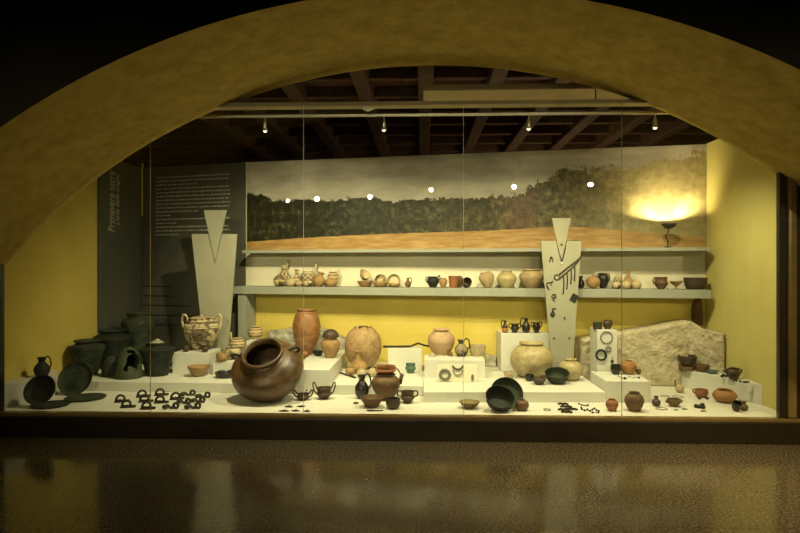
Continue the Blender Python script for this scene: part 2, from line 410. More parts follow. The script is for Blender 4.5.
for u, w_, aim, s in LAMPS:
    p = on_rail(u, 117); p.z = zr
    t = empty('spotlight', p); tag(t, 'small silver spotlight hanging on the case rail, %s of the four' % w_, 'spotlight', 'spotlights on the case rail')
    d = (Vector(aim) - p).normalized(); dd = Vector((d.x * .35, d.y * .35, -1)).normalized()
    bm = bmesh.new(); tube(bm, [(0, 0, -.012), (0, 0, -.05)], .008, 8); obj('stem', bm, M['chrome'], t, smooth=True)
    a = Vector((0, 0, -.05)); b = a + dd * .085
    bm = bmesh.new(); tube(bm, [a, a + dd * .02, a + dd * .06, b], .014, 14, r_end=.026); lh = obj('lamp_housing', bm, M['chrome'], t, smooth=True)
    bm = bmesh.new(); ball(bm, b + dd * .004, .018, 1, 1, .7); obj('bulb', bm, M['bulb2'], lh, smooth=True)
    ld = bpy.data.lights.new('spot_light', 'SPOT'); ld.energy = CASE_W * s; ld.color = WARM; ld.spot_size = math.radians(128); ld.spot_blend = .9; ld.shadow_soft_size = .03
    lo_ = bpy.data.objects.new('spot_light', ld); COL.objects.link(lo_); lo_.parent = t
    lo_.location = b + dd * .03; lo_.rotation_euler = d.to_track_quat('-Z', 'Y').to_euler()
# small round detector under the header
p = aty(368, 107, .06)
t = empty('ceiling_sensor', (p.x, .06, zt)); tag(t, 'small round white sensor fixed under the header bar', 'sensor')
bm = bmesh.new(); tube(bm, [(0, 0, -.001), (0, 0, -.012)], .055, 20); obj('base', bm, M['white'], t)
bm = bmesh.new(); ball(bm, (0, 0, -.014), .038, 1, 1, .6); obj('dome', bm, M['white'], t, smooth=True)

# bowl uplighter in the case, and the gallery lamps that are mirrored in the glass
def mirrored(u, v, y):                  # place at gallery depth y whose reflection stands at this pixel
    p = aty(u, v, -y); return Vector((p.x, y, p.z))
p = onwall(669, 226, .30)
t = empty('uplighter_lamp', p); tag(t, 'small bowl uplighter on a thin stem glowing on the right end of the mural', 'lamp'); t.rotation_euler = (0, 0, -WA)
bm = bmesh.new(); prof_ = [(.004, -.030), (.03, -.028), (.062, -.008), (.085, .026), (.082, .028), (.06, -.003), (.03, -.021), (.004, -.024)]
ringv = [[bm.verts.new((r_ * math.cos(a), r_ * math.sin(a), z_)) for a in [2 * math.pi * i_ / 32 for i_ in range(32)]] for r_, z_ in prof_]
for A_, B_ in zip(ringv, ringv[1:]):
    for i_ in range(32): bm.faces.new((A_[i_], A_[(i_+1) % 32], B_[(i_+1) % 32], B_[i_]))
bm.faces.new(ringv[0][::-1]); bm.faces.new(ringv[-1]); bmesh.ops.recalc_face_normals(bm, faces=bm.faces)
bowl_ = obj('bowl', bm, M['blackmetal'], t, smooth=True)
bm = bmesh.new(); tube(bm, catmull([(0, 0, -.03), (-.01, .0, -.07), (-.03, .01, -.12), (0, .06, -.17), (0, .08, -.24), (0, .08, 1.766 - p.z)], 5), .007, 8); obj('stem', bm, M['blackmetal'], t, smooth=True)
bm = bmesh.new(); tube(bm, [(0, .08, 1.766 - p.z), (0, .08, 1.778 - p.z)], .035, 20); obj('foot', bm, M['blackmetal'], t)
for s_ in (-1, 1):
    bm = bmesh.new(); tube(bm, [(s_ * .030, 0, -.010), (s_ * .044, 0, -.004)], .005, 8); obj('bulb', bm, M['bulb'], bowl_)
for x_, d, en, ang in ((-.03, (-.19, .27, .17), .44, 46), (.03, (.19, .27, .19), .60, 46), (0, (0, .62, .70), .52, 160)):
    ld = bpy.data.lights.new('uplight', 'SPOT'); ld.energy = LAMP_W * en; ld.color = (1.0, .80, .42); ld.spot_size = math.radians(ang); ld.spot_blend = 1; ld.shadow_soft_size = .006
    lo_ = bpy.data.objects.new('uplight', ld); COL.objects.link(lo_); lo_.parent = t
    lo_.location = (x_, 0, .004)
    lo_.rotation_euler = Vector(d).normalized().to_track_quat('-Z', 'Y').to_euler()
DOTS = [(288, 201, .018, 'first'), (317, 199, .034, 'second'), (370, 197, .030, 'third'), (431, 190, .026, 'fourth'), (514, 187, .028, 'fifth'), (590, 185, .022, 'sixth')]
q = []
for (u, v, r, w_), tx, w8 in zip(DOTS, (-3.0, -2.0, -.8, .4, 1.6, 2.6), (.55, .75, 1, 1, .9, .9)):
    p = mirrored(u, v, -7.2)
    t = empty('gallery_spotlight', p); tag(t, 'bright round gallery lamp mirrored in the glass, %s of six from the left' % w_, 'spotlight', 'gallery lamps mirrored in the glass')
    bm = bmesh.new(); tube(bm, [(0, -.14, .0), (0, -.03, 0), (0, .0, 0)], .03, 14, r_end=.05); obj('lamp_housing', bm, M['blackmetal'], t, smooth=True)
    bm = bmesh.new(); ball(bm, (0, .012, 0), r * 1.7, 1, .5, 1); obj('bulb', bm, M['bulb'], t, smooth=True)
    bm = bmesh.new(); tube(bm, [(0, -.07, .04), (0, -.07, 4.6 - p.z)], .012, 8); obj('stem', bm, M['blackmetal'], t)
    ld = bpy.data.lights.new('gallery_light', 'SPOT'); ld.energy = GALLERY_W * w8; ld.color = WARM; ld.spot_size = math.radians(30); ld.spot_blend = 1; ld.shadow_soft_size = .04
    lo_ = bpy.data.objects.new('gallery_light', ld); COL.objects.link(lo_); lo_.parent = t; lo_.location = (0, .06, 0)
    lo_.rotation_euler = (Vector((tx, 2.0, 1.15)) - p).normalized().to_track_quat('-Z', 'Y').to_euler()
# unseen lamp added behind the partition to brighten the ceiling beams
t = empty('unseen_fill_lamp', (2.2, 4.6, 0)); tag(t, 'unseen lamp added behind the printed wall to light the ceiling beams', 'fill lamp')
bm = bmesh.new(); tube(bm, [(0, 0, 0), (0, 0, .03)], .16, 24); obj('base', bm, M['blackmetal'], t)
bm = bmesh.new(); tube(bm, [(0, 0, .03), (0, 0, 1.6)], .015, 10); obj('pole', bm, M['blackmetal'], t)
bm = bmesh.new(); tube(bm, [(0, 0, 1.6), (0, 0, 1.64), (0, 0, 1.72)], .05, 20, r_end=.16); obj('lamp_shade', bm, M['blackmetal'], t)
bm = bmesh.new(); ball(bm, (0, 0, 1.78), .045); obj('bulb', bm, M['bulb2'], t)
ld = bpy.data.lights.new('beam_fill_light', 'POINT'); ld.energy = 60; ld.color = (1.0, .72, .42); ld.shadow_soft_size = .05
lo_ = bpy.data.objects.new('beam_fill_light', ld); COL.objects.link(lo_); lo_.parent = t; lo_.location = (0, 0, 1.9)
# two gallery spots that wash the polished floor
for x, y, tx, ty, e, w_ in ((3.0, -3.0, 3.0, -1.0, 620, 'rightmost'), (1.5, -3.0, 1.5, -1.0, 400, 'second from the right'), (-.1, -3.0, -.1, -1.0, 150, 'second from the left'), (-1.8, -3.0, -1.8, -1.0, 60, 'leftmost')):
    t = empty('gallery_downlight', (x, y, 4.6)); tag(t, 'black ceiling downlight above the polished gallery floor, %s of four' % w_, 'downlight', 'gallery downlights')
    bm = bmesh.new(); tube(bm, [(0, 0, 0), (0, 0, -.14)], .06, 16); obj('lamp_housing', bm, M['blackmetal'], t)
    bm = bmesh.new(); tube(bm, [(0, 0, -.141), (0, 0, -.15)], .045, 16); obj('bulb', bm, M['bulb2'], t)
    ld = bpy.data.lights.new('down_light', 'SPOT'); ld.energy = e; ld.color = (1.0, .80, .42); ld.spot_size = math.radians(44); ld.spot_blend = 1; ld.shadow_soft_size = .05
    lo_ = bpy.data.objects.new('down_light', ld); COL.objects.link(lo_); lo_.parent = t; lo_.location = (0, 0, -.17)
    d = (Vector((tx, ty, 0)) - Vector((x, y, 4.4))).normalized(); lo_.rotation_euler = d.to_track_quat('-Z', 'Y').to_euler()

# ------------------------------------------------------------------ mural
ML, MR = onwall(247, 247, .035), onwall(709, 247, .035)
MLEN = (MR - ML).length
MZ0, MZ1 = 1.775, HT - .005
MH = MZ1 - MZ0
def mural_s(u): return (onwall(u, 200, .035) - ML).dot(WT) / MLEN
def mural_t(u, v): return (onwall(u, v, .035).z - MZ0) / MH
def mural_mat():
    m, nt, bs = newmat('landscape_print')
    tc = N(nt, 'ShaderNodeTexCoord'); sx = N(nt, 'ShaderNodeSeparateXYZ'); L(nt, tc.outputs['Object'], sx.inputs[0])
    S = math_(nt, 'DIVIDE', sx.outputs[0], MLEN); T = math_(nt, 'DIVIDE', sx.outputs[2], MH)
    def key(lst): return ramp(nt, S, [(max(0, min(1, mural_s(u))), float(max(0, mural_t(u, v)))) for u, v in lst])
    tops = key([(247, 193), (262, 195), (275, 201), (300, 199), (330, 201), (352, 198), (372, 197), (395, 202), (440, 198), (475, 198), (500, 196), (521, 195), (532, 184), (546, 183), (556, 172), (575, 167), (590, 170), (604, 166), (625, 170), (650, 163), (680, 158), (708, 152)])
    bot = key([(247, 242), (300, 238), (380, 234), (480, 231), (520, 229), (545, 227), (580, 227), (640, 232), (708, 238)])
    cv = N(nt, 'ShaderNodeCombineXYZ'); L(nt, sx.outputs[0], cv.inputs[0]); L(nt, sx.outputs[2], cv.inputs[2])
    amp = ramp(nt, S, [(0, .10), (.55, .10), (.66, .22), (1, .24)])
    n1 = noisetex(nt, 12, 9, .72, cv.outputs[0])
    top = math_(nt, 'ADD', tops, math_(nt, 'MULTIPLY', math_(nt, 'SUBTRACT', n1, .5), math_(nt, 'MULTIPLY', amp, 2.2)))
    is_tree = math_(nt, 'MULTIPLY', math_(nt, 'LESS_THAN', T, top), 1.0)
    n0 = noisetex(nt, 6, 4, .6, cv.outputs[0])
    is_field = math_(nt, 'LESS_THAN', T, math_(nt, 'ADD', bot, math_(nt, 'MULTIPLY', math_(nt, 'SUBTRACT', n0, .5), .02)))
    # sky
    mp = N(nt, 'ShaderNodeMapping'); mp.inputs['Scale'].default_value = (1, 1, 3.2); L(nt, cv.outputs[0], mp.inputs[0])
    nc = noisetex(nt, 1.5, 5, .55, mp.outputs[0])
    sky = ramp(nt, nc, [(.3, (.30, .275, .22)), (.5, (.42, .39, .32)), (.62, (.55, .51, .43)), (.75, (.68, .64, .54))])
    hz = ramp(nt, T, [(.40, 1.0), (.78, 0.0)])
    sky = mixc(nt, math_(nt, 'MULTIPLY', hz, .45), sky, (.66, .60, .48))
    # trees
    nt1 = noisetex(nt, 11, 9, .75, cv.outputs[0])
    dark = ramp(nt, nt1, [(.40, (.006, .006, .004)), (.52, (.028, .030, .013)), (.66, (.13, .125, .05))])
    warm = ramp(nt, nt1, [(.38, (.015, .012, .005)), (.50, (.10, .08, .027)), (.64, (.30, .24, .09))])
    rust = ramp(nt, nt1, [(.35, (.04, .022, .008)), (.52, (.11, .06, .022)), (.70, (.19, .115, .045))])
    k1 = ramp(nt, S, [(.30, 0.0), (.72, 1.0)])
    tree = mixc(nt, k1, dark, warm)
    lobes = noisetex(nt, 4.5, 2, .5, cv.outputs[0])
    tree = mixc(nt, ramp(nt, lobes, [(.45, 0.0), (.6, .55)]), tree, (.02, .02, .010))
    k2 = math_(nt, 'MULTIPLY', ramp(nt, S, [(.585, 0.0), (.61, 1.0), (.65, 1.0), (.675, 0.0)]), .8)
    tree = mixc(nt, k2, tree, rust)
    lamp_wash = mixc(nt, ramp(nt, nt1, [(.35, 0.0), (.65, 1.0)]), (.30, .25, .11), (.46, .40, .20))
    tree = mixc(nt, ramp(nt, S, [(.70, 0.0), (.90, .85)]), tree, lamp_wash)  # lamp's wash painted into the print: trees paled towards the right end
    # field
    mp2 = N(nt, 'ShaderNodeMapping'); mp2.inputs['Scale'].default_value = (1, 1, 7); mp2.inputs['Rotation'].default_value = (0, math.radians(3), 0); L(nt, cv.outputs[0], mp2.inputs[0])
    nf = noisetex(nt, 3.5, 5, .6, mp2.outputs[0])
    field = ramp(nt, nf, [(.3, (.27, .15, .045)), (.5, (.38, .225, .075)), (.7, (.50, .33, .13))])
    c = mixc(nt, is_tree, sky, tree); c = mixc(nt, is_field, c, field)
    L(nt, c, bs.inputs['Base Color']); bs.inputs['Roughness'].default_value = .45; bs.inputs['Specular IOR Level'].default_value = .25
    return m
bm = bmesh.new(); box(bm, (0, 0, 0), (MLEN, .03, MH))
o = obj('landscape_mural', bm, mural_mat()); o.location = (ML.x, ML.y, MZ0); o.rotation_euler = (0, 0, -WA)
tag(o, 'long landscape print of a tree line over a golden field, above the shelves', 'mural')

# ------------------------------------------------------------------ text panels on the left
d2 = (kink - lc).normalized(); n2 = Vector((d2.y, -d2.x, 0))
def onleft(u, v, off):
    d = ray(u, v); p0 = kink + n2 * off
    return CAM + d * ((p0 - CAM).dot(n2) / d.dot(n2))
pa, pb = onleft(142, 266, .02), onleft(245, 266, .02)
t = empty('text_panel', (pa.x, pa.y, ZF + .108)); tag(t, 'dark grey wall panel with many lines of small pale text', 'information panel')
t.rotation_euler = (0, 0, math.atan2(d2.y, d2.x))
PL = (pb - pa).length
bm = bmesh.new(); box(bm, (0, 0, .002), (PL, .018, HT - .02 - ZF - .1)); board_ = obj('board', bm, M['greydark'], t)
def pl(u, v):
    p = onleft(u, v, .02); return ((p - Vector((pa.x, pa.y, 0))).dot(d2), p.z - ZF - .1)
lens = [1, 1, .58, 1, 1, 1, 1, 1, 1, .6, .2, 1, .28, 1, 1, .33]
x0, zt0 = pl(156, 179); x1, _ = pl(230.5, 176); _, zb0 = pl(156, 236)
rnd = random.Random(3)
for i, ln in enumerate(lens):
    z = zt0 + (zb0 - zt0) * i / (len(lens) - 1); x = x0
    bm = bmesh.new()
    while x < x0 + (x1 - x0) * ln - .02:
        wl = min(rnd.uniform(.02, .075), x0 + (x1 - x0) * ln - x)
        xx = x
        while xx < x + wl - .006:            # strokes of one illegible word
            h = rnd.choice((.013, .013, .020))
            box(bm, (xx, -.0012, z), (xx + .0062, -.0001, z + h)); xx += .0088
        x += wl + .012
    obj('text_line', bm, M['lettering'], board_)
for v, u1 in ((286.8, 172), (296.2, 172), (305.7, 191), (315.4, 200), (324.6, 182)):
    xa, z = pl(143.2, v); xb, _ = pl(u1, v)
    bm = bmesh.new(); box(bm, (xa, -.004, z - .007), (xb, -.0001, z + .007)); obj('dark_stripe', bm, M['slot'], board_)
# title panel on the left wall
d3 = (lc - lw).normalized(); n3 = Vector((d3.y, -d3.x, 0))
tp = lw + d3 * .01 + n3 * .02; tq = lc - d3 * .045 + n3 * .02
t = empty('title_panel', (tp.x, tp.y, ZF + .108)); tag(t, 'dark grey side panel with a large vertical title beside the yellow left wall', 'information panel')
t.rotation_euler = (0, 0, math.atan2(d3.y, d3.x))
TL = (tq - tp).length
bm = bmesh.new(); box(bm, (0, 0, .002), (TL, .012, HT - .02 - ZF - .1)); board_ = obj('board', bm, M['greydark'], t)
def ontitle(u, v):
    d = ray(u, v); p = CAM + d * ((tp - CAM).dot(n3) / d.dot(n3))
    return ((p - tp).dot(d3), p.z - ZF - .1)
def text_mesh(body):
    cu = bpy.data.curves.new('text', 'FONT'); cu.body = body; cu.size = 1; cu.extrude = .0006; cu.shear = .15
    o = bpy.data.objects.new('text', cu); COL.objects.link(o); bpy.context.view_layer.update()
    me = bpy.data.meshes.new_from_object(o); bpy.data.objects.remove(o); bpy.data.curves.remove(cu)
    return me
def words(name, body, size_x, size_z, x, z, parent):
    # text reads upwards: its x axis points up, its y axis points to the left
    right = lambda me: max(v.co.x for v in me.vertices)
    full = right(text_mesh(body)); done = ''
    for word in body.split():
        pre = right(text_mesh(done + word)) - right(text_mesh(word)); done += word + ' '
        me = text_mesh(word); me.materials.clear(); me.materials.append(M['lettering'])
        o = bpy.data.objects.new(name, me); COL.objects.link(o); o.parent = parent
        k = size_z / full
        o.matrix_local = Matrix(((0, -size_x / .72, 0, x), (0, 0, -1, -.001), (k, 0, 0, z + pre * k), (0, 0, 0, 1)))
x, z = ontitle(114.5, 233); x2, z2 = ontitle(107.5, 170)
words('lettering', 'Primavere sacre', abs(x - x2), z2 - z, x, z, board_)
x, z = ontitle(119, 226); x2, z2 = ontitle(115.2, 174)
words('lettering', "L'arte delle origini", abs(x - x2), z2 - z, x, z, board_)
# strip of yellow plaster left bare in the corner
p = lc + n3 * .034 + n2 * .010
bm = bmesh.new(); z_ = [1.55 + (266 - v) / F * (p - CAM).dot(FW) for v in (215, 163)]; q_ = [p - d3 * .045, p + d2 * .0]
prism(bm, [q_[0], q_[1], q_[1] - n3 * .01, q_[0] - n3 * .01], z_[0], z_[1]); bmesh.ops.recalc_face_normals(bm, faces=bm.faces); struct('trim_corner', bm, M['yellow'])

# ------------------------------------------------------------------ shelves
def shelf_obj(name, label, u0, u1, z1, th, cat):
    a = onwall(u0, 266.5, .33); b = onwall(u1, 266.5, .33)
    a.z = b.z = 0; b = a + WT * min((b - a).length, (WP + WN * .33 - a).dot(WT) - .075 + .05)
    bm = bmesh.new(); prism(bm, [a - WN * .0, b, b - WN * .328, a - WN * .328], z1 - th, z1); bmesh.ops.recalc_face_normals(bm, faces=bm.faces); bevel(bm, .004, 2)
    c = (a + b) / 2
    for v in bm.verts: v.co -= Vector((c.x, c.y, z1 - th))
    o = obj(name, bm, M['shelfgrey'], loc=(c.x, c.y, z1 - th)); return tag(o, label, cat)
ZS = 1.29
shelf_obj('wall_shelf', 'thick grey shelf carrying rows of small pots', 232, 713, ZS, .098, 'shelf')
shelf_obj('wall_shelf', 'thin empty grey shelf directly under the landscape print', 242, 713, 1.765, .04, 'shelf')
# grey upright under the left end of the lower shelf
a = onwall(238, 266, .30); b = onwall(246, 266, .30)
bm = bmesh.new(); prism(bm, [(a.x, a.y), (b.x, b.y), (b.x - WN.x * .295, b.y - WN.y * .295), (a.x - WN.x * .295, a.y - WN.y * .295)], .312, ZS - .099); bmesh.ops.recalc_face_normals(bm, faces=bm.faces)
o = obj('shelf_upright', bm, M['shelfgrey']); tag(o, 'grey upright panel under the left end of the pot shelf', 'shelf support')

# ------------------------------------------------------------------ plinths
ZP = .313
def plinth(name, label, poly, z0, z1, cat='plinth', group='white display plinths', mat='white'):
    bm = bmesh.new(); prism(bm, poly, z0 + .0005, z1); bmesh.ops.recalc_face_normals(bm, faces=bm.faces); bevel(bm, .004, 2)
    c = Vector((sum(p[0] for p in poly) / len(poly), sum(p[1] for p in poly) / len(poly), z0))
    for v in bm.verts: v.co -= c
    o = obj(name, bm, M[mat], loc=c); return tag(o, label, cat, group)
def P2(u, v, z): p = at(u, v, z); return (p.x, p.y)
def W2(x, off=.01):                      # on the back wall at this x
    if x >= kink.x - 1e-6: p = WP + WT * ((x - WP.x) / WT.x) + WN * off
    else: p = kink + d2 * ((x - kink.x) / d2.x) + n2 * off
    return (x, p.y)
fl = P2(95, 391, ZF); fr = P2(423, 396, ZF)
def stepy(x): return fl[1] + (fr[1] - fl[1]) * (x - fl[0]) / (fr[0] - fl[0])
XA0, XA1 = -1.36, P2(334, 388, ZF)[0]
XB1 = P2(423, 396, ZF)[0]
XN = -3.60
plinth('display_step', 'low white step at the left carrying the dark bronze urns', [(XL + .003, 1.02), (XN, 1.02), (XN, stepy(XN)), (XA0 - .003, stepy(XA0)), W2(XA0 - .003), W2(kink.x), W2(lc.x + .06), (lc.x + .003, lc.y - .01)], ZF, ZP, 'step', 'white display steps')
plinth('display_block', 'white block with the tall orange urn, behind the tilted brown pot', [(XA0, stepy(XA0) - .004), (XA1, stepy(XA1) - .004), W2(XA1), W2(XA0)], ZF, .469)
plinth('display_step', 'low white step behind the black jug and brown jar', [(XA1 + .003, stepy(XA1)), (XB1, stepy(XB1)), W2(XB1), W2(XA1 + .003)], ZF, ZP, 'step', 'white display steps')
cf0 = P2(423.5, 402.5, ZF); cf1 = P2(606, 402.5, ZF)
plinth('display_step', 'low white step carrying the big cream pot', [(XB1 + .003, cf0[1]), (cf1[0], cf1[1]), W2(cf1[0]), W2(XB1 + .003)], ZF, ZP, 'step', 'white display steps')
df0 = P2(607, 402.5, ZF); df1 = P2(651, 402.8, ZF); ZD = .42
plinth('display_block', 'low white block with the orange pot and black cup at right', [(cf1[0] + .003, df0[1]), (df1[0], df1[1]), (df1[0] + .01, df1[1] + .55), (cf1[0] + .003, df0[1] + .55)], ZF, ZD)
gx0 = at(597, 371, ZD).x; gx1 = at(616.5, 371, ZD).x; gy = df0[1] + .57
ZG = aty(606, 330, gy).z
plinth('display_pedestal', 'tall narrow white pedestal with metal rings on its face', [(gx0, gy), (gx1, gy), (gx1 + .005, gy + .30), (gx0 + .005, gy + .30)], ZF, ZG)
e0 = P2(692.5, 389.6, ZF); e1 = P2(760, 405, ZF); e2 = (e0[0] - .05, e0[1] + .16); ZE = .408
plinth('display_block', 'white wedge block against the right wall under the brown bowls', [e0, (XR - .003, e1[1]), (XR - .003, 1.04), (e2[0] + .12, e2[1] + .02), e2], ZF, ZE)
plinth('display_block', 'white block against the left wall under the small dark jug', [(XL + .003, .10), (-3.98, .16), (-3.70, .52), (-3.95, .98), (XL + .003, .98)], ZF, .43)
def boxon(label, u0, u1, vb, zb, vt, depth, name='display_block', du=0):
    a = P2(u0, vb, zb); b = P2(u1, vb, zb); y = (a[1] + b[1]) / 2
    z1 = aty((u0 + u1) / 2, vt, y).z
    plinth(name, label, [(a[0], y), (b[0], y), (b[0] + du, y + depth), (a[0] + du, y + depth)], zb, z1)
    return z1, y
ZK, yK = boxon('white block under the painted two-handled jar', 172, 209, 373.5, ZP, 353, .42)
ZL_, yL = boxon('small low white block behind the broken black dish', 212.5, 243, 375, ZP, 362, .36)
ZQ, yQ = boxon('small white block under the spouted pot with a stick handle', 229, 244.5, 368, ZP, 349.5, .26)
ZM, yM = boxon('small white block carrying the spouted jug behind the tilted pot', 246, 264, 367, ZP, 341, .26)
ZJ, yJ = boxon('white block carrying the bent iron spear', 388, 422, 371, ZP, 348.5, .20)
ZH, yH = boxon('white block carrying the pinkish jar, dark jug and bowl', 424.5, 485, 378, ZP, 360, .36)
YFb = 1.70
aF = aty(501, 375, YFb); bF = aty(549, 375, YFb); ZFb = aty(520, 333.5, YFb).z
plinth('display_pedestal', 'white pedestal carrying the row of small black vases', [(aF.x, YFb), (bF.x, YFb), (bF.x, W2(bF.x)[1]), (aF.x, W2(aF.x)[1])], ZP, ZFb)

# ------------------------------------------------------------------ stone remains
def rubble(name, label, pts_plan, topz, z0, mat, seed, group=None, amp=.03, thick=.22, lab_cat='stone block'):
    """pts_plan: front line in plan; topz: heights along it; a rough closed block whose back stands towards the wall"""
    nx, nz = 46, 22; bm = bmesh.new(); so = Vector((seed * 7.3, seed * 3.1, seed))
    P = [Vector((p[0], p[1], 0)) for p in pts_plan]
    cum = [0]
    for i in range(1, len(P)): cum.append(cum[-1] + (P[i] - P[i-1]).length)
    def along(s):
        s *= cum[-1]
        for i in range(1, len(P)):
            if s <= cum[i] + 1e-9:
                f = (s - cum[i-1]) / (cum[i] - cum[i-1]); return P[i-1].lerp(P[i], f), topz[i-1] + (topz[i] - topz[i-1]) * f
        return P[-1], topz[-1]
    front, back = [], []
    for i in range(nx + 1):
        p, tz = along(i / nx); tz += amp * .5 * mnoise.noise(Vector((i * .35, seed, 0)))
        fr_, bk = [], []
        for j in range(nz + 1):
            z = z0 + (tz - z0) * j / nz
            q = Vector((p.x, p.y, z)); d = mnoise.noise(q * 7 + so) * amp + mnoise.noise(q * 19 + so) * amp * .6
            edge = min(1, min(j, nz - j) / 2 + .3)
            fr_.append(bm.verts.new((p.x, p.y - d * edge - amp * .3, z)))
        bw = W2(min(p.x, XR - .01), .004)[1]
        front.append(fr_)
        back.append([bm.verts.new((p.x, max(bw, p.y + .02), z0)), bm.verts.new((p.x, max(bw, p.y + .02), tz))])
    for i in range(nx):
        for j in range(nz): bm.faces.new((front[i][j], front[i+1][j], front[i+1][j+1], front[i][j+1]))
        bm.faces.new((front[i][nz], front[i+1][nz], back[i+1][1], back[i][1]))
        bm.faces.new((back[i][0], back[i][1], back[i+1][1], back[i+1][0]))
        bm.faces.new((front[i][0], back[i][0], back[i+1][0], front[i+1][0]))
    for i in (0, nx): bm.faces.new(front[i] + [back[i][1], back[i][0]])
    bmesh.ops.recalc_face_normals(bm, faces=bm.faces)
    o = obj(name, bm, mat, smooth=True); return tag(o, label, lab_cat, group)
sp = [(1.855, 1.57), (2.2, 1.52), (2.55, 1.44), (2.86, 1.40), (3.02, 1.42), (3.10, 1.32), (3.275, 1.20)]
tops = [aty(596, 341, 1.57).z, aty(618, 334, 1.52).z, aty(655, 330, 1.44).z, aty(688, 324, 1.40).z, aty(700, 321.5, 1.40).z, aty(709, 330, 1.2).z, aty(720, 335, 1.06).z]
sp = [(x, min(y, W2(x)[1] - .03)) for x, y in sp]
rubble('ruined_wall', 'big pale rubble wall remnant in the right corner behind the pots', sp, tops, ZF + .001, M['stone'], 1, amp=.014, lab_cat='ruined wall')
p0 = onwall(268, 345, .12); p1 = onwall(300, 345, .12); p2 = onwall(322, 345, .10); p3 = onwall(345, 345, .08)
rubble('ruined_wall', 'low grey rubble remnant behind the tall orange urn', [(p0.x, p0.y), (p1.x, p1.y), (min(p2.x, 9), p2.y), (p3.x, p3.y)], [onwall(268, 331, .1).z, onwall(296, 327, .1).z, onwall(322, 328, .1).z, onwall(345, 338, .1).z], .470, M['stonegrey'], 2, amp=.025, lab_cat='ruined wall')
p0 = onwall(486, 360, .12); p1 = onwall(496, 360, .12)
rubble('stone_fragment', 'small grey stone between the jar block and the vase pedestal', [(p0.x, p0.y), (p1.x, p1.y)], [onwall(487, 354, .1).z, onwall(495, 357, .1).z], ZP + .001, M['stonegrey'], 3, amp=.012, lab_cat='stone')
p0 = onwall(577, 370, .10); p1 = onwall(589, 370, .10)
rubble('ruined_wall', 'rough stone with a round top between the mannequin stand and ringed pedestal', [(p0.x, p0.y), (p1.x, p1.y)], [onwall(578, 346, .1).z, onwall(589, 345, .1).z], ZP + .001 if p1.x < cf1[0] else ZF + .001, M['stone'], 4, amp=.016, lab_cat='ruined wall')
# patch of bare masonry on the wall above
poly = [(697, 298), (693, 303), (691.5, 311), (692, 318), (694, 324), (703, 325), (703, 312), (701.5, 299)]
bm = bmesh.new(); pp = [onwall(u, v, .03) for u, v in poly]; slab(bm, pp, WN, .028)
bmesh.ops.triangulate(bm, faces=bm.faces); bmesh.ops.subdivide_edges(bm, edges=bm.edges, cuts=3)
for v in bm.verts: v.co += WN * (mnoise.noise(v.co * 24) * .012)
struct('trim_masonry', bm, M['hole'])

# ------------------------------------------------------------------ mannequin-like stands
def vstand(label, y, uA, uB, vtop, uC, uD, zb, nk, vn, pu, pv):
    """flat torso: top edge uA..uB at vtop, foot uC..uD on zb; wedge neck between nk at vn, point pu,pv"""
    A = aty(uA, vtop, y); B = aty(uB, vtop, y)
    C = aty(uC, 340, y); D = aty(uD, 340, y)
    zc = C.z
    # prolong the sides down to the foot
    def down(a, c): k = (a.z - zb) / (a.z - c.z); return a + (c - a) * k
    C = down(A, C); D = down(B, D); C.z = D.z = zb
    N1 = aty(nk[0], vn, y); N2 = aty(nk[1], vn, y); Pt = aty(pu, pv, y)
    base = Vector(((C.x + D.x) / 2, y, zb))
    t = empty('jewellery_stand', base); tag(t, label, 'display stand', 'torso shaped display stands')
    def side(a): f = (A.z - Pt.z) / (a.z - Pt.z); return Pt + (a - Pt) * f
    S1 = side(N1); S2 = side(N2); g = .012
    bm = bmesh.new(); slab(bm, [p - base for p in (A, C, D, B, S2 + Vector((g, 0, 0)), Pt - Vector((0, 0, g * 2.5)), S1 - Vector((g, 0, 0)))], Vector((0, -1, 0)), .025)
    tb_ = obj('torso_board', bm, M['stand'], t)
    bm = bmesh.new(); slab(bm, [p - base + Vector((0, .004, 0)) for p in (N1, Pt, N2)], Vector((0, -1, 0)), .017); obj('neck_wedge', bm, M['stand'], t)
    bm = bmesh.new(); box(bm, (C.x - base.x, -.06, .0005), (D.x - base.x, .10, .02)); bevel(bm, .003, 1); obj('foot', bm, M['stand'], t)
    return t, base, tb_
YV1 = 1.98
t, b, tb = vstand('pale torso shaped stand with an open V notch, behind the painted jar', YV1, 191.5, 237, 234, 203, 229, ZP, (203.5, 226.5), 210, 215, 262)
for u, v in ((228, 321),):
    p = aty(u, v, YV1 - .003) - b; bm = bmesh.new(); tube(bm, [p, p - Vector((0, .006, 0))], .008, 10); obj('bolt', bm, M['jewel'], tb)
YV2 = 1.49
t, b, tb = vstand('pale torso shaped stand hung with bronze jewellery, at right of centre', YV2, 541, 581.5, 241, 549.5, 574.5, ZP, (552, 571), 218, 561.5, 262)
for u, v in ((564.5, 318), (554, 338), (569, 338)):
    p = aty(u, v, YV2 - .003) - b; bm = bmesh.new(); tube(bm, [p, p - Vector((0, .008, 0))], .010, 10); obj('bolt', bm, M['jewel'], tb)

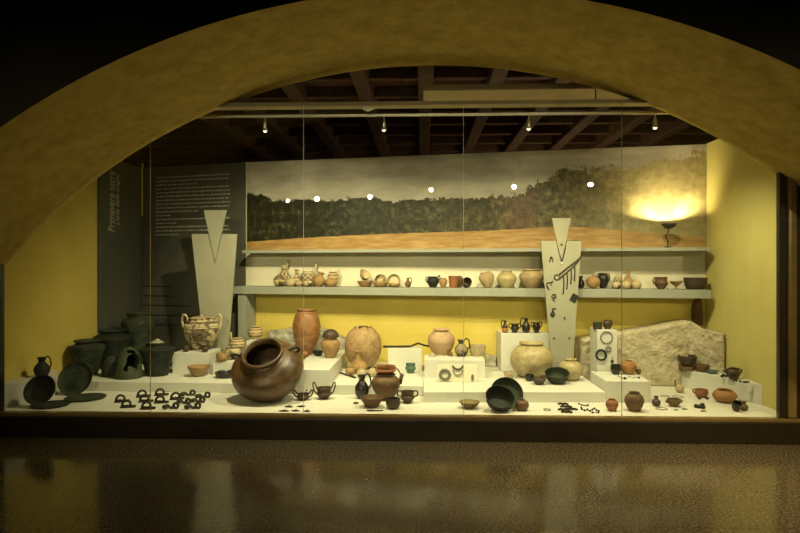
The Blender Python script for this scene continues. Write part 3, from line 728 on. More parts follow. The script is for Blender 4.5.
# ------------------------------------------------------------------ pottery
PR = {
 'jar':   [(.50, 0), (.56, .03), (.80, .22), (.97, .46), (1, .58), (.90, .75), (.66, .89), (.52, .93), (.50, .96), (.58, 1)],
 'globe': [(.40, 0), (.46, .02), (.78, .15), (.97, .38), (1, .52), (.93, .70), (.70, .86), (.46, .93), (.42, .96), (.47, 1)],
 'olla':  [(.42, 0), (.48, .03), (.72, .22), (.94, .48), (1, .64), (.92, .80), (.70, .91), (.64, .94), (.70, 1)],
 'squat': [(.42, 0), (.48, .02), (.80, .16), (.98, .40), (1, .54), (.90, .74), (.66, .90), (.56, .93), (.56, .96), (.62, 1)],
 'egg':   [(.34, 0), (.40, .02), (.72, .14), (.95, .36), (1, .52), (.94, .72), (.75, .88), (.55, .965), (.50, 1)],
 'tall':  [(.42, 0), (.47, .02), (.72, .2), (.93, .42), (1, .58), (.97, .72), (.82, .88), (.66, .95), (.62, .97), (.66, 1)],
 'big':   [(.35, 0), (.45, .03), (.80, .16), (.97, .38), (1, .52), (.95, .68), (.80, .80), (.66, .86), (.56, .89), (.51, .93), (.54, 1)],
 'squatn':[(.42, 0), (.48, .02), (.80, .16), (.98, .40), (1, .54), (.92, .72), (.70, .88), (.52, .94), (.49, .96), (.54, 1)],
 'urn':   [(.42, 0), (.46, .02), (.66, .16), (.88, .40), (1, .64), (.97, .76), (.80, .90), (.66, .95), (.64, .97), (.70, 1)],
 'situla':[(.55, 0), (.58, .02), (.70, .25), (.85, .55), (1, .78), (.97, .85), (.74, .90), (.62, .92), (.64, .95), (.70, 1)],
 'cone':  [(.60, 0), (.62, .02), (.76, .35), (.92, .68), (1, .80), (.93, .84), (.66, .88), (.60, .92), (.66, 1)],
 'jug':   [(.50, 0), (.58, .02), (.88, .18), (1, .36), (.92, .52), (.60, .68), (.42, .76), (.42, .86), (.60, 1)],
 'neck':  [(.60, 0), (.66, .02), (.96, .18), (1, .30), (.80, .45), (.42, .58), (.30, .70), (.28, .85), (.44, 1)],
 'bowl':  [(.42, 0), (.48, .05), (.66, .30), (.86, .65), (.97, .90), (1, 1)],
 'bowlr': [(.40, 0), (.46, .04), (.74, .25), (.94, .60), (1, .85), (.96, 1)],
 'basin': [(.60, 0), (.70, .05), (.88, .35), (.96, .80), (1, 1)],
 'cup':   [(.55, 0), (.62, .03), (.88, .25), (1, .55), (.97, .85), (.94, 1)],
 'beaker':[(.70, 0), (.74, .03), (.86, .40), (.94, .80), (1, 1)],
 'carin': [(.42, 0), (.50, .04), (.84, .34), (1, .52), (.88, .62), (.84, .80), (.90, 1)],
 'foot':  [(.42, 0), (.36, .06), (.16, .22), (.15, .38), (.40, .50), (.80, .78), (1, 1)],
 'plate': [(.55, 0), (.75, .15), (.90, .5), (1, 1)],
 'dome':  [(1, 0), (.99, .15), (.92, .45), (.72, .75), (.4, .94), (.1, 1), (.0, 1.0)],
 'drum':  [(.96, 0), (1, .05), (1, .9), (.96, 1)],
}
def radius_at(prof, z):
    for (r0_, z0_), (r1_, z1_) in zip(prof, prof[1:]):
        if z <= z1_: return r0_ + (r1_ - r0_) * (z - z0_) / max(1e-6, z1_ - z0_)
    return prof[-1][0]
def lathe(prof, R, H, th=.05, seg=32, solid=False, wob=0.0, chip=0.0, seed=0, fine=4):
    """turned vessel with a real inside; th is the wall as a share of R"""
    pts = catmull([(r, z, 0) for r, z in prof], fine)
    ring = [(max(.0, p.x) * R, p.y * H, p.y) for p in pts]
    if not solid:
        inner = [(max(.002, r - th * R), max(z, th * R * .8), -1) for r, z, _ in ring[::-1] if z >= th * R * .8 or True]
        inner = [(r, z if i else z - .0, u) for i, (r, z, u) in enumerate(inner)]
        ring = ring + [((ring[-1][0] + inner[0][0]) / 2, ring[-1][1] + th * R * .25, 1.0)] + inner
    bm = bmesh.new(); uvl = bm.loops.layers.uv.new('UVMap'); rings = []
    for k, (r, z, u) in enumerate(ring):
        row = []
        for i in range(seg):
            a = 2 * math.pi * i / seg
            f = 1 + wob * mnoise.noise(Vector((math.cos(a), math.sin(a), z / H * 1.5 + seed))) if wob else 1
            zz = z
            if chip and z > H * .8:
                zz = z - chip * H * max(0, mnoise.noise(Vector((math.cos(a) * 2.2, math.sin(a) * 2.2, seed + 5)))) * ((z / H - .8) / .2)
            row.append(bm.verts.new((r * f * math.cos(a), r * f * math.sin(a), zz)))
        rings.append(row)
    for k in range(len(rings) - 1):
        ua, ub = ring[k][2], ring[k+1][2]
        for i in range(seg):
            j = (i + 1) % seg
            f = bm.faces.new((rings[k][i], rings[k][j], rings[k+1][j], rings[k+1][i]))
            for lp, (x, y) in zip(f.loops, ((i / seg, ua), ((i+1) / seg, ua), ((i+1) / seg, ub), (i / seg, ub))): lp[uvl].uv = (x, y)
    bm.faces.new(rings[0][::-1]); 
    try: bm.faces.new(rings[-1])
    except ValueError: pass
    return bm
# handle outlines, (radius, height) as shares of the vessel's half width and height
HD = {
 'ear':   [(.80, .50), (1.18, .58), (1.20, .80), (.62, .94)],
 'loop':  [(.86, .55), (1.28, .62), (1.34, .92), (1.05, 1.04), (.80, .95)],
 'high':  [(.84, .45), (1.22, .75), (1.42, 1.35), (1.28, 1.55), (1.10, 1.35), (.90, .92)],
 'vert':  [(.92, .40), (1.16, .60), (1.02, .92), (.55, .97)],
 'up':    [(.92, .62), (1.08, .78), (1.10, 1.02), (.98, 1.10), (.86, 1.0), (.82, .86)],
 'jug':   [(.92, .42), (1.25, .62), (1.10, .95), (.78, 1.06), (.48, .98)],
 'stick': [(.85, .66), (.96, .95), (1.02, 1.25), (1.0, 1.45)],
 'lug':   [(.90, .71), (.99, .77), (.90, .86), (.72, .84)],
 'strap': [(.55, .78), (.60, 1.05), (.62, 1.22), (.46, 1.25), (.44, .98), (.55, .80)],
}
COUNT = {}
def pot(name, label, cat, pos, w, h, prof, mat, group=None, handles=(), rx=0, ry=0, rz=0, th=.06, seg=28, solid=False, wob=.015, chip=0.0, hmat=None, hr=.085, lid=None, rim=None, extra=None, hole=None):
    """pos: ('g', u, v, z) foot on a level z with its front at that pixel, ('s', u, inset) on the shelf, or a Vector. w, h in pixels."""
    pr = PR[prof]
    rb = pr[0][0]; rt = pr[-1][0]
    if isinstance(pos, Vector): p = pos.copy(); vis = False
    elif pos[0] == 'g': p = at(pos[1], pos[2], pos[3]); vis = True
    else: p = shelf(pos[1], pos[2], ZS); vis = False
    m = mpp(p); R = w * m / 2
    s = max(0, (CAM.z - p.z) / (p - CAM).dot(FW))
    H = h * m
    if not (rx or ry):
        if not isinstance(pos, Vector) or True: H = h * m - s * R * (rt + rb) if h * m - s * R * (rt + rb) > .25 * h * m else .3 * h * m
        if vis: p = p + Vector((0, R * rb, 0))
    p.z += .0006
    seed = len(COUNT) + 1; COUNT[seed] = 1
    T = Matrix.Rotation(math.radians(ry), 4, 'Y') @ Matrix.Rotation(math.radians(rx), 4, 'X') @ Matrix.Rotation(math.radians(rz), 4, 'Z')
    body = lathe(pr, R, H, th, 64 if hole else seg, solid, wob, chip, seed, 10 if hole else 4)
    if hole:                                     # a torn opening through the wall
        a_ = math.radians(hole[0]); hc = Vector((math.cos(a_) * R * radius_at(pr, hole[1]), math.sin(a_) * R * radius_at(pr, hole[1]), H * hole[1]))
        kill = []
        for f in body.faces:
            c_ = f.calc_center_median()
            if (c_ - hc).length < hole[2] * R * (1 + .9 * mnoise.noise(c_ * 14 + Vector((seed, 0, 0)))) and c_.z > .01: kill.append(f)
        bmesh.ops.delete(body, geom=kill, context='FACES')
    zmin = min((T @ v.co).z for v in body.verts) if (rx or ry) else 0
    T = Matrix.Translation((0, 0, -zmin)) @ T
    body.transform(T)
    if rx or ry:
        pass
    multi = bool(handles) or lid or rim or extra
    M_ = M[mat]
    if not multi:
        o = obj(name, body, M_, loc=p, smooth=True); return tag(o, label, cat, group)
    root = empty(name, p); tag(root, label, cat, group)
    obj('body', body, M_, root, smooth=True)
    hm = M[hmat] if hmat else M_
    for hd in handles:
        kind, az = hd[0], math.radians(hd[1])
        pts = HD[kind]; path = []
        for r, z in pts:
            zc = min(z, 1.0)
            path.append(Vector((r * R * math.cos(az), r * R * math.sin(az), z * H)))
        # both ends sit on the wall of the pot
        for i in (0, -1):
            if kind == 'stick' and i == -1: continue
            rr = max(.05, radius_at(pr, min(1, pts[i][1])) - .03) * R
            path[i] = Vector((rr * math.cos(az), rr * math.sin(az), min(1, pts[i][1]) * H))
        bm = bmesh.new(); tube(bm, catmull(path, 5), max(hr * R, .0035), 8); bm.transform(T)
        obj('handle', bm, hm, root, smooth=True)
    if rim:
        bm = bmesh.new(); rr = rt * R
        tube(bm, [(rr * math.cos(a), rr * math.sin(a), H) for a in [2 * math.pi * i / 32 for i in range(32)]], rim * R, 8, closed=True); bm.transform(T); obj('rim', bm, M_, root, smooth=True)
    if lid:
        lm, lw, lh = lid
        bm = lathe([(lw, 0), (lw * 1.02, .1), (lw * .7, .5), (.22, .72), (.16, .80), (.22, .92), (.0, 1)], R, H * lh, .05, 24, True, .01); bm.transform(Matrix.Translation((0, 0, H * 1.003)))
        bm.transform(T); lo = obj('lid', bm, M[lm], root, smooth=True)
        bm = bmesh.new(); ball(bm, (0, 0, H * (1.0 + lh * .98)), R * .13, 1, 1, .6); bm.transform(T); obj('knob', bm, M[lm], lo, smooth=True)
    if extra: extra(root, R, H, T, M_)
    return root
def g(u, v, z): return ('g', u, v, z)
def s(u, inset): return ('s', u, inset)

# --- far left: dark bronzes
pot('trefoil_jug', 'small dark trefoil jug on the block by the left wall', 'jug', g(39.5, 377.5, .43), 15, 21, 'jug', 'bronze2', None, [('jug', 0)], hr=.1)
pot('bronze_urn', 'bronze urn with a wide mouth, standing behind the leaning plate at far left', 'urn', g(82, 376, ZP), 34, 38, 'situla', 'bronze', 'dark bronze urns', rim=.05)
pot('bronze_urn', 'dark bronze urn behind the others, second of the back row from the left', 'urn', g(107, 369.8, ZP), 35, 42, 'situla', 'bronze2', 'dark bronze urns', rim=.05)
pot('bronze_urn', 'tallest bronze urn, standing behind the broken green dome', 'urn', g(134.5, 364.5, ZP), 33, 54, 'situla', 'bronze', 'dark bronze urns', rim=.05)
pot('bronze_urn', 'lidded conical dark urn beside the first glass joint', 'urn', g(152.8, 377, ZP), 35, 37, 'cone', 'bronze2', 'dark bronze urns', lid=('stonegrey', .38, .08))
pot('broken_bronze_vessel', 'upturned green bronze vessel with a dark hole in its side', 'vessel', g(122.3, 380, ZP), 26.5, 34, 'dome', 'bronzel', None, wob=.07, hole=(-42, .60, .62), th=.05)
pot('broken_bronze_vessel', 'dark broken bronze vessel lying left of the green dome', 'vessel', g(106.5, 377.5, ZP), 20, 22, 'dome', 'bronze', None, wob=.12, hole=(20, .75, .5), th=.06)
pot('bronze_basin', 'round bronze basin propped upright in front of the left wall block', 'basin', at(42.5, 402.5, ZF + .035), 31, 6, 'basin', 'bronze2', 'bronze basins and plates at far left', rx=62, ry=4)
pot('bronze_plate', 'flat bronze plate lying under the propped basin at far left', 'plate', g(44, 408, ZF), 37, 5, 'plate', 'bronze2', 'bronze basins and plates at far left', th=.03)
pot('bronze_plate', 'bronze disc leaning upright against the leftmost urn', 'plate', at(76.5, 394, ZF), 35, 3, 'plate', 'bronze', 'bronze basins and plates at far left', rx=66, th=.03)
pot('bronze_plate', 'bronze plate lying flat in front of the leaning disc', 'plate', g(79.5, 401, ZF), 39, 6, 'plate', 'bronze', 'bronze basins and plates at far left', th=.03)

# --- left: painted jar and small pots
pot('painted_jar', 'pale jar with dark geometric bands and two upright handles on white block', 'jar', g(199, 350.5, ZK), 36, 35, 'olla', 'krater', None, [('up', 0), ('up', 180)], hr=.07, lid=('pt_band', .64, .055), seg=40)
pot('small_cup', 'tiny dark cup at the left foot of the painted jar', 'cup', g(185.5, 352, ZK), 6.5, 6.5, 'cup', 'dkbrown')
pot('small_cup', 'tiny dark two-handled cup at the right foot of the painted jar', 'cup', g(204.5, 352.5, ZK), 8, 8, 'carin', 'dkbrown', None, [('loop', 0), ('loop', 180)], hr=.12)
pot('tan_bowl', 'tan clay bowl in front of the painted jar block', 'bowl', g(197, 376.8, ZP), 22.5, 13, 'bowl', 'tan')
pot('broken_dish', 'black shallow dish with a chipped rim left of the tilted pot', 'dish', g(223.5, 378.5, ZP), 22, 9, 'basin', 'black', chip=.6)
pot('small_pot', 'small plain orange pot on the low block left of the tilted pot', 'pot', g(221, 362, ZL_), 12, 10, 'cup', 'orange2')
pot('painted_pot', 'pale pot with dark dabs, beside the small orange pot', 'pot', g(231, 360, ZL_), 16.5, 14, 'olla', 'pt_blob')
pot('painted_jug', 'pale spouted pot with a stick handle, behind the dabbed pot', 'jug', g(236.5, 350.3, ZQ), 15.5, 13, 'squat', 'pt_band', None, [('stick', 160)], hr=.13)
pot('painted_jug', 'pale banded jug with an upright spout, on the block behind the tilted pot', 'jug', g(254.5, 339, ZM), 15, 13, 'squat', 'pt_band', None, [('stick', 40)], hr=.13)
pb_ = pot('storage_pot', 'very large tilted brown pot with its black mouth facing us', 'pot', at(272.5, 396.8, ZF), 70, 46, 'big', 'bigpot', None, rx=36, ry=-5, th=.05, seg=64, wob=.012, rim=.045, handles=(('lug', 20), ('lug', 165)), hr=.035, hmat='bronze2')
pot('two_handled_cup', 'dark cup with tall handles right beside the tilted pot', 'cup', g(302.5, 400.5, ZF), 14, 8.5, 'carin', 'dkbrown', None, [('high', 0), ('high', 180)], hr=.12)
pot('small_cup', 'small tan cup behind the dark cup near the tilted pot', 'cup', g(307, 394, ZF), 7, 7, 'cup', 'brown')
pot('two_handled_cup', 'dark two-handled cup standing in front of the urn block', 'cup', g(323.5, 399.5, ZF), 16, 13, 'carin', 'dkbrown', None, [('high', 0), ('high', 180)], hr=.09, rim=.1)
# --- urn block
pot('clay_urn', 'tall orange brown egg-shaped urn at the back of its white block', 'urn', g(305.5, 355, .469), 28, 47, 'tall', 'urn', rim=.05, seg=40)
pot('small_pot', 'tiny orange pot at the foot of the tall urn', 'pot', g(305, 356.5, .469), 6, 5.5, 'globe', 'orange')
pot('clay_fragment', 'brown clay fragment left of the tall urn foot', 'fragment', g(295, 353, .469), 9, 9, 'cup', 'orange', chip=.5)
pot('small_bowl', 'small black bowl between the tall urn and lidded pot', 'bowl', g(317.5, 356, .469), 10.5, 6, 'bowlr', 'bronze2')
pot('yellow_pot', 'yellow orange pot capped with a dark upturned bowl', 'pot', g(330, 358.5, .469), 19, 22, 'olla', 'orange2', None)
pq = at(330, 358.5, .469); mm = mpp(pq)
hY = 22 * mm - (CAM.z - .469) / (pq - CAM).dot(FW) * 19 * mm / 2 * (PR['olla'][0][0] + PR['olla'][-1][0])
pot('dark_bowl', 'dark upturned bowl resting on the yellow orange pot', 'bowl', Vector((pq.x, pq.y + 19 * mm / 2 * .42, .469 + hY + .006)), 16.5, 9, 'dome', 'dkbrown', solid=True, wob=.05)
# --- second step
pot('round_jar', 'big round cracked tan jar with a broken rim', 'jar', g(362.5, 369.5, ZP), 37.5, 45, 'egg', 'tancr', chip=.16, seg=48)
pot('flared_vase', 'pale tan vase with a long flaring neck in front of the cracked jar', 'vase', g(357.5, 374, ZP), 19, 24, 'neck', 'orange2')
for u, v, w_, lb in ((350, 376, 10, 'round orange pot left under the flaring vase'), (361.5, 378, 10, 'round pale pot in front of the flaring vase'), (372.5, 377, 9.5, 'round pale pot between flaring vase and brown jar')):
    pot('small_pot', 'small ' + lb, 'pot', g(u, v, ZP), w_, 9.5, 'globe', 'orange2' if u < 355 else 'pale')
pot('small_cup', 'small dark cup behind the round pale pots', 'cup', g(372, 373.5, ZP), 8, 7, 'cup', 'bronze2')
pot('black_jug', 'black burnished jug with a tall neck standing before the step', 'jug', g(361.5, 399, ZF), 14.5, 25, 'jug', 'black', None, [('jug', 0)], hr=.12)
def brownjar(root, R, H, T, m):
    bm = bmesh.new(); tube(bm, [(R * .95, 0, H * .62), (R * 1.05, 0, H * .82), (R * 1.12, 0, H * 1.02)], R * .16, 10, r_end=R * .12); obj('spout', bm, m, root, smooth=True)
    bm = lathe(PR['carin'], R * .76, H * .34, .07, 28, False, .02); bm.transform(Matrix.Translation((0, 0, H * 1.0 - .004))); obj('upper_bowl', bm, M['red'], root, smooth=True)
    bm = bmesh.new(); tube(bm, catmull([(R * .45, -.02, H * 1.30), (R * .8, -.01, H * 1.22), (R * 1.0, 0, H * 1.04), (R * 1.25, 0, H * .92)], 5), R * .045, 8); obj('rod_handle', bm, M['brown'], root, smooth=True)
pot('spouted_jar', 'brown jar with a spout and a bowl set on its mouth', 'jar', g(385.5, 400.5, ZF), 29, 29, 'olla', 'brown', None, extra=brownjar)
pot('flared_bowl', 'brown bowl with slanting sides in front of the black jug', 'bowl', g(371.5, 408, ZF), 24, 14, 'bowl', 'brown', None)
pot('dark_cup', 'dark brown cup in front of the spouted jar', 'cup', g(393, 409.5, ZF), 15, 13, 'cup', 'dkbrown')
pot('two_handled_cup', 'dark two-handled cup right of the spouted jar', 'cup', g(407.5, 403.5, ZF), 15, 14, 'carin', 'dkbrown', None, [('loop', 0), ('loop', 180)], hr=.10)
pot('green_cup', 'small verdigris green cup before the spear block', 'cup', g(410.5, 373.5, ZP), 11, 11, 'carin', 'verdigris')
# --- jar block H
pot('round_jar', 'pinkish cracked round jar with a short collar on its white block', 'jar', g(441.5, 355.5, ZH), 27.5, 27.5, 'jar', 'pinkcr', rim=.05, seg=36)
pot('clay_fragment', 'small grey fragment left of the pinkish jar', 'fragment', g(432.5, 357, ZH), 7, 4, 'dome', 'stonegrey', solid=True, wob=.15)
pot('clay_fragment', 'small brown fragment right of the pinkish jar', 'fragment', g(450.5, 356.5, ZH), 5, 5, 'dome', 'brown', solid=True, wob=.15)
pot('figured_jug', 'dark figured jug between pinkish jar and pale bowl', 'jug', g(461.5, 356.8, ZH), 13.5, 18, 'jug', 'pt_ol', None, [('jug', 0)], hr=.11)
pot('pale_bowl', 'pale bowl with a dark spot inside, right end of the jar block', 'bowl', g(478, 356.5, ZH), 18, 13, 'basin', 'pale', None, extra=lambda root, R, H, T, m: (lambda b_: (ball(b_, (R * .45, R * .62, H * .72), R * .16, 1, .5, 1), obj('stain', b_, M['red'], root, smooth=True)))(bmesh.new()))
# --- front centre right
pot('ribbed_dish', 'small dark ribbed dish in front of the centre step', 'dish', g(470, 409, ZF), 21, 10, 'bowl', 'pt_dish')
pot('bronze_basin', 'large dark bronze dish leaning upright in front of the step', 'basin', at(506, 406.5, ZF), 33, 5, 'plate', 'bronze', 'bronze dishes before the centre step', rx=60, ry=8, th=.04, seg=40)
pot('bronze_basin', 'dark bronze basin tipped forward in front of the leaning dish', 'basin', at(498.5, 409.7, ZF), 29, 11, 'basin', 'bronze2', 'bronze dishes before the centre step', rx=38, ry=6, th=.05, seg=40)
pot('brown_pot', 'round brown pot right beside the bronze dishes', 'pot', g(522.5, 411, ZF), 13.5, 12.5, 'globe', 'brown')
pot('small_fragment', 'tiny grey fragment between bronze basin and brown pot', 'fragment', g(515, 411.3, ZF), 4.5, 3.5, 'dome', 'jewelg', solid=True, wob=.2)
# --- black vases on pedestal
def onF(u): p = aty(u, 330, YFb + .075); return Vector((p.x, YFb + .075, ZFb))
GB = 'small black vases on the white pedestal'
pot('black_vase', 'tiny black and orange jug, first on the vase pedestal', 'jug', onF(505), 6.2, 12.5, 'jug', 'black', GB, [('jug', 180)], hr=.16, extra=lambda root, R, H, T, m: (lambda b_: obj('orange_base', b_, M['orange'], root, smooth=True))(lathe([(.60, 0), (.90, .2), (1.03, .6), (1.04, .9), (.98, 1)], R * 1.02, H * .40, .05, 20, True)))
pot('black_vase', 'low black cup with two ring handles on the vase pedestal', 'cup', onF(514.9), 8.6, 9.5, 'carin', 'black', GB, [('loop', 0), ('loop', 180)], hr=.13)
pot('black_vase', 'tallest black jug of the row on the vase pedestal', 'jug', onF(526), 8.6, 15, 'jug', 'black', GB, [('jug', 180)], hr=.14)
pot('black_vase', 'black two-handled jar, last on the vase pedestal', 'jar', onF(536.4), 8, 11, 'olla', 'black', GB, [('loop', 0), ('loop', 180)], hr=.13)
# --- cream pots
pot('cream_pot', 'big squat cream pot with a narrow dark mouth', 'pot', g(533, 378.3, ZP), 42.5, 38, 'squatn', 'cream_c', rim=.05, seg=48)
pot('clay_fragment', 'pale broken bowl behind the foot of the big cream pot', 'fragment', g(509.5, 379.5, ZP), 11, 9, 'bowlr', 'pale', chip=.5)
pot('small_cup', 'small black cup before the big cream pot', 'cup', g(530, 381.5, ZP), 9, 8, 'cup', 'black')
pot('small_bowl', 'small dark bowl between the black cup and bronze basin', 'bowl', g(539.7, 385, ZP), 14.5, 7.5, 'bowl', 'dkbrown')
pot('bronze_basin', 'green bronze basin tipped on edge between the two cream pots', 'basin', at(557, 383, ZP), 24, 9, 'basin', 'bronze', None, rx=18, ry=-4, th=.05)
pot('cream_jar', 'small round cream jar with a dark mouth right of the bronze basin', 'jar', g(571.5, 381, ZP), 24, 23, 'globe', 'cream_c', rim=.06)
# --- right blocks
pot('black_cup', 'black cup at the left of the low right block', 'cup', g(616.5, 374.8, ZD), 10, 11, 'cup', 'black')
pot('orange_pot', 'round orange pot beside the black cup on the right block', 'pot', g(629.5, 374.5, ZD), 15.5, 15, 'globe', 'orange')
pot('small_fragment', 'small brown shard right behind the round orange pot', 'fragment', g(639, 374.5, ZD), 5, 5.5, 'cup', 'brown', chip=.4)
pot('drum_box', 'small green drum shaped box on the ringed pedestal', 'box', g(595.3, 330.2, ZG) if False else Vector((at(595.3, 329, ZG).x + .02, gy + .09, ZG + .002)), 8.8, 7.5, 'drum', 'bronze', None, solid=True, wob=0)
pot('dark_cup', 'dark handled cup on top of the ringed pedestal', 'cup', Vector((at(607, 329, ZG).x, gy + .09, ZG)), 9.4, 9.5, 'olla', 'dkbrown', None, [('vert', 20)], hr=.12)
pot('orange_jar', 'small orange brown jar in front of the right block', 'jar', g(613, 411.5, ZF), 12.5, 13.5, 'jar', 'red')
pot('brown_jar', 'brown jar with a narrow collar before the last glass joint', 'jar', g(636, 412, ZF), 19, 21.5, 'jar', 'brown')
pot('dark_jug', 'tiny dark jug right of the brown collared jar', 'jug', g(657, 406.5, ZF), 8.5, 11, 'jug', 'dkbrown')
pot('ladle_bowl', 'small brown bowl with two stub handles among thin rings', 'bowl', g(675, 407, ZF), 13, 9.5, 'bowlr', 'brown', None, [('ear', 0), ('ear', 180)], hr=.1)
pot('ladle_cup', 'pale cup with a tall stick handle near the rubble wall', 'cup', g(680.5, 393, ZF), 8.5, 9.5, 'globe', 'pale', None, [('stick', 170)], hr=.2, hmat='brown')
pot('red_cup', 'red handled cup in front of the right wedge block', 'cup', g(703, 398, ZF), 12.5, 10, 'cup', 'red', None, [('loop', 180)], hr=.11)
pot('orange_jar', 'wide glossy orange jar with a small dark mouth, far right', 'jar', g(727, 403, ZF), 22.5, 15.5, 'squat', 'orange')
pot('dark_cup', 'small black cup lying before the wide orange jar', 'cup', g(735.5, 411, ZF), 9, 9, 'cup', 'black', rx=25)
pot('small_jug', 'tiny brown jug at the right end of the case floor', 'jug', g(745, 411, ZF), 8, 10, 'jug', 'brown', None, [('jug', 150)], hr=.13)
pot('brown_dish', 'low brown dish under the dark bowl on the wedge block', 'dish', g(690, 371.3, ZE), 15, 6.5, 'drum', 'brown', solid=True)
pq = at(690, 371.3, ZE); mm = mpp(pq); hD = 6.5 * mm - (CAM.z - ZE) / (pq - CAM).dot(FW) * 15 * mm / 2 * 1.92
hD = hD if hD > .25 * 6.5 * mm else .3 * 6.5 * mm
pot('dark_bowl', 'dark brown bowl stacked on a dish on the wedge block', 'bowl', Vector((pq.x + .004, pq.y + 15 * mm / 2 * .96, ZE + hD + .001)), 18, 12.5, 'bowlr', 'dkbrown')
pot('tan_bowl', 'small brown bowl beside the stacked bowl on the wedge block', 'bowl', g(703.5, 372.3, ZE), 13.5, 8.5, 'bowlr', 'brown')
pot('teal_dish', 'small teal bronze dish in front of the brown bowl on the wedge block', 'dish', g(713.5, 374.2, ZE), 11, 5, 'basin', 'verdigris')
pot('round_jar', 'small dark round jar at the middle of the wedge block', 'jar', g(735, 379.5, ZE), 13, 12.5, 'jar', 'dkbrown', None, [('ear', 0), ('ear', 180)], hr=.12)

# --- lower shelf
GS = 'small pots on the long shelf'
pot('painted_jar', 'pale jar with a dark top at the left end of the shelf', 'jar', s(279.5, .065), 12, 11.5, 'globe', 'pt_dark', GS)
pot('painted_jug', 'tall pale painted jug behind the leftmost shelf jar', 'jug', s(284.5, .24), 12.5, 21, 'jug', 'pt_geo', GS, [('strap', 20)], hr=.09)
pot('plain_pot', 'plain pinkish pot second in the shelf front row', 'pot', s(290.9, .065), 9.8, 8.2, 'globe', 'pale', GS)
pot('painted_jug', 'narrow jug with a greenish neck behind the pinkish shelf pot', 'jug', s(296.5, .20), 10, 17, 'neck', 'pt_band', GS)
pot('small_pot', 'smallest painted pot in the left group of the shelf', 'pot', s(299, .06), 8, 7, 'globe', 'pt_band', GS)
pot('painted_pot', 'painted pot with a tall strap handle on the shelf', 'pot', s(308, .20), 15.5, 15.5, 'olla', 'pt_geo', GS, [('stick', 20)], hr=.15)
pot('painted_pot', 'small pale pot in front of the strap handled shelf pot', 'pot', s(308, .06), 10, 7, 'globe', 'pt_blob', GS)
pot('painted_jug', 'orange blotched shelf jug with its neck leaning right', 'jug', s(318, .08), 12, 14, 'jug', 'orange2', GS, ry=14)
pot('painted_pot', 'round orange banded pot at the right of the left shelf group', 'pot', s(331, .07), 13, 9, 'globe', 'orange2', GS)
pot('painted_jug', 'pale handled pot behind the orange banded shelf pot', 'pot', s(333, .21), 11, 15, 'olla', 'pt_band', GS, [('up', 0)], hr=.1)
pot('tan_bowl', 'tan shelf bowl holding a second tilted bowl', 'bowl', s(365, .12), 16.5, 6.5, 'bowl', 'orange2', GS)
def above(u, inset, dz): p = shelf(u, inset, ZS); p.z += dz * mpp(p); return p
pot('tan_bowl', 'pale bowl tilted on its side on top of the tan shelf bowl', 'bowl', above(363, .12, 6.8), 13, 6, 'bowl', 'pale', GS, rx=30, ry=38)
pot('tan_bowl', 'yellow shelf bowl in front of the decorated dish', 'bowl', s(380.5, .08), 14.5, 6, 'bowlr', 'orange2', GS)
pot('painted_dish', 'decorated tan dish propped upright behind the yellow shelf bowl', 'dish', above(381, .22, 0), 13, 4, 'bowl', 'pt_blob', GS, rx=76)
pot('painted_dish', 'pale plate propped upright, right of the decorated shelf dish', 'dish', above(394, .20, 0), 13.5, 3.5, 'plate', 'cream_c', GS, rx=76)
pot('tan_bowl', 'small yellow bowl in front of the pale propped plate', 'bowl', s(394.5, .07), 12, 4.2, 'bowlr', 'orange2', GS)
pot('small_jug', 'tiny green brown jug alone in the middle of the shelf', 'jug', s(408, .08), 6, 9.5, 'jug', 'brown', GS, [('jug', 10)], hr=.14)
pot('black_jug', 'black two-handled jug on the shelf right of the tiny jug', 'jug', s(433, .10), 12.3, 11.2, 'olla', 'bronze2', GS, [('vert', 180), ('up', 0)], hr=.09)
pot('tan_cup', 'small tan cup beside the black shelf jug', 'cup', s(443.2, .08), 8.4, 10, 'olla', 'orange2', GS)
pot('orange_jar', 'orange clay beaker in the middle group of the shelf', 'jar', s(453.6, .10), 10.6, 12, 'beaker', 'red', GS)
pot('brown_pot', 'dark brown pot behind the orange shelf beaker', 'pot', s(458.5, .23), 10, 11.5, 'olla', 'brown', GS)
pot('dark_cup', 'dark cup lying on its side with its mouth towards us', 'cup', s(465.5, .10), 9.5, 9, 'cup', 'dkbrown', GS, rx=62, ry=20)
pot('broken_pot', 'pinkish broken pot with a lopsided rim on the shelf', 'pot', s(488.5, .12), 15.5, 15.5, 'olla', 'beigecr', GS, ry=-12, chip=.14)
pot('round_jar', 'round yellowish jar on the shelf left of the widest shelf jar', 'jar', s(506.5, .14), 19.5, 17, 'jar', 'cream_c', GS)
pot('round_jar', 'widest beige cracked jar, next to the jewellery stand on the shelf', 'jar', s(531.5, .15), 24.5, 18.8, 'olla', 'beigecr', GS, rim=.05, seg=36)
pot('dark_jug', 'narrow black jug half hidden behind the jewellery stand', 'jug', s(580.8, .10), 7.5, 12.8, 'jug', 'black', GS)
pot('tan_jar', 'tan orange jar leaning left on the right half of the shelf', 'jar', s(591.5, .10), 13.5, 12.5, 'globe', 'orange2', GS, ry=16)
pot('black_jar', 'black two-handled jar on the shelf behind the leaning tan jar', 'jar', s(603, .21), 11.5, 15.5, 'olla', 'black', GS, [('vert', 0), ('vert', 180)], hr=.1)
pot('painted_jar', 'speckled pale jar in the right shelf group', 'jar', s(616.5, .07), 8.5, 8, 'globe', 'pt_blob', GS)
pot('painted_jar', 'taller chequered jar behind the speckled shelf jar', 'jar', s(618, .20), 8.5, 13.5, 'olla', 'pt_geo', GS)
pot('plain_pot', 'beige pot at the front of the right shelf group', 'pot', s(626.3, .06), 9.2, 8.2, 'globe', 'pale', GS)
pot('plain_pot', 'round beige pot at the right end of the stacked shelf group', 'pot', s(636.6, .08), 9.6, 8.5, 'globe', 'pale', GS)
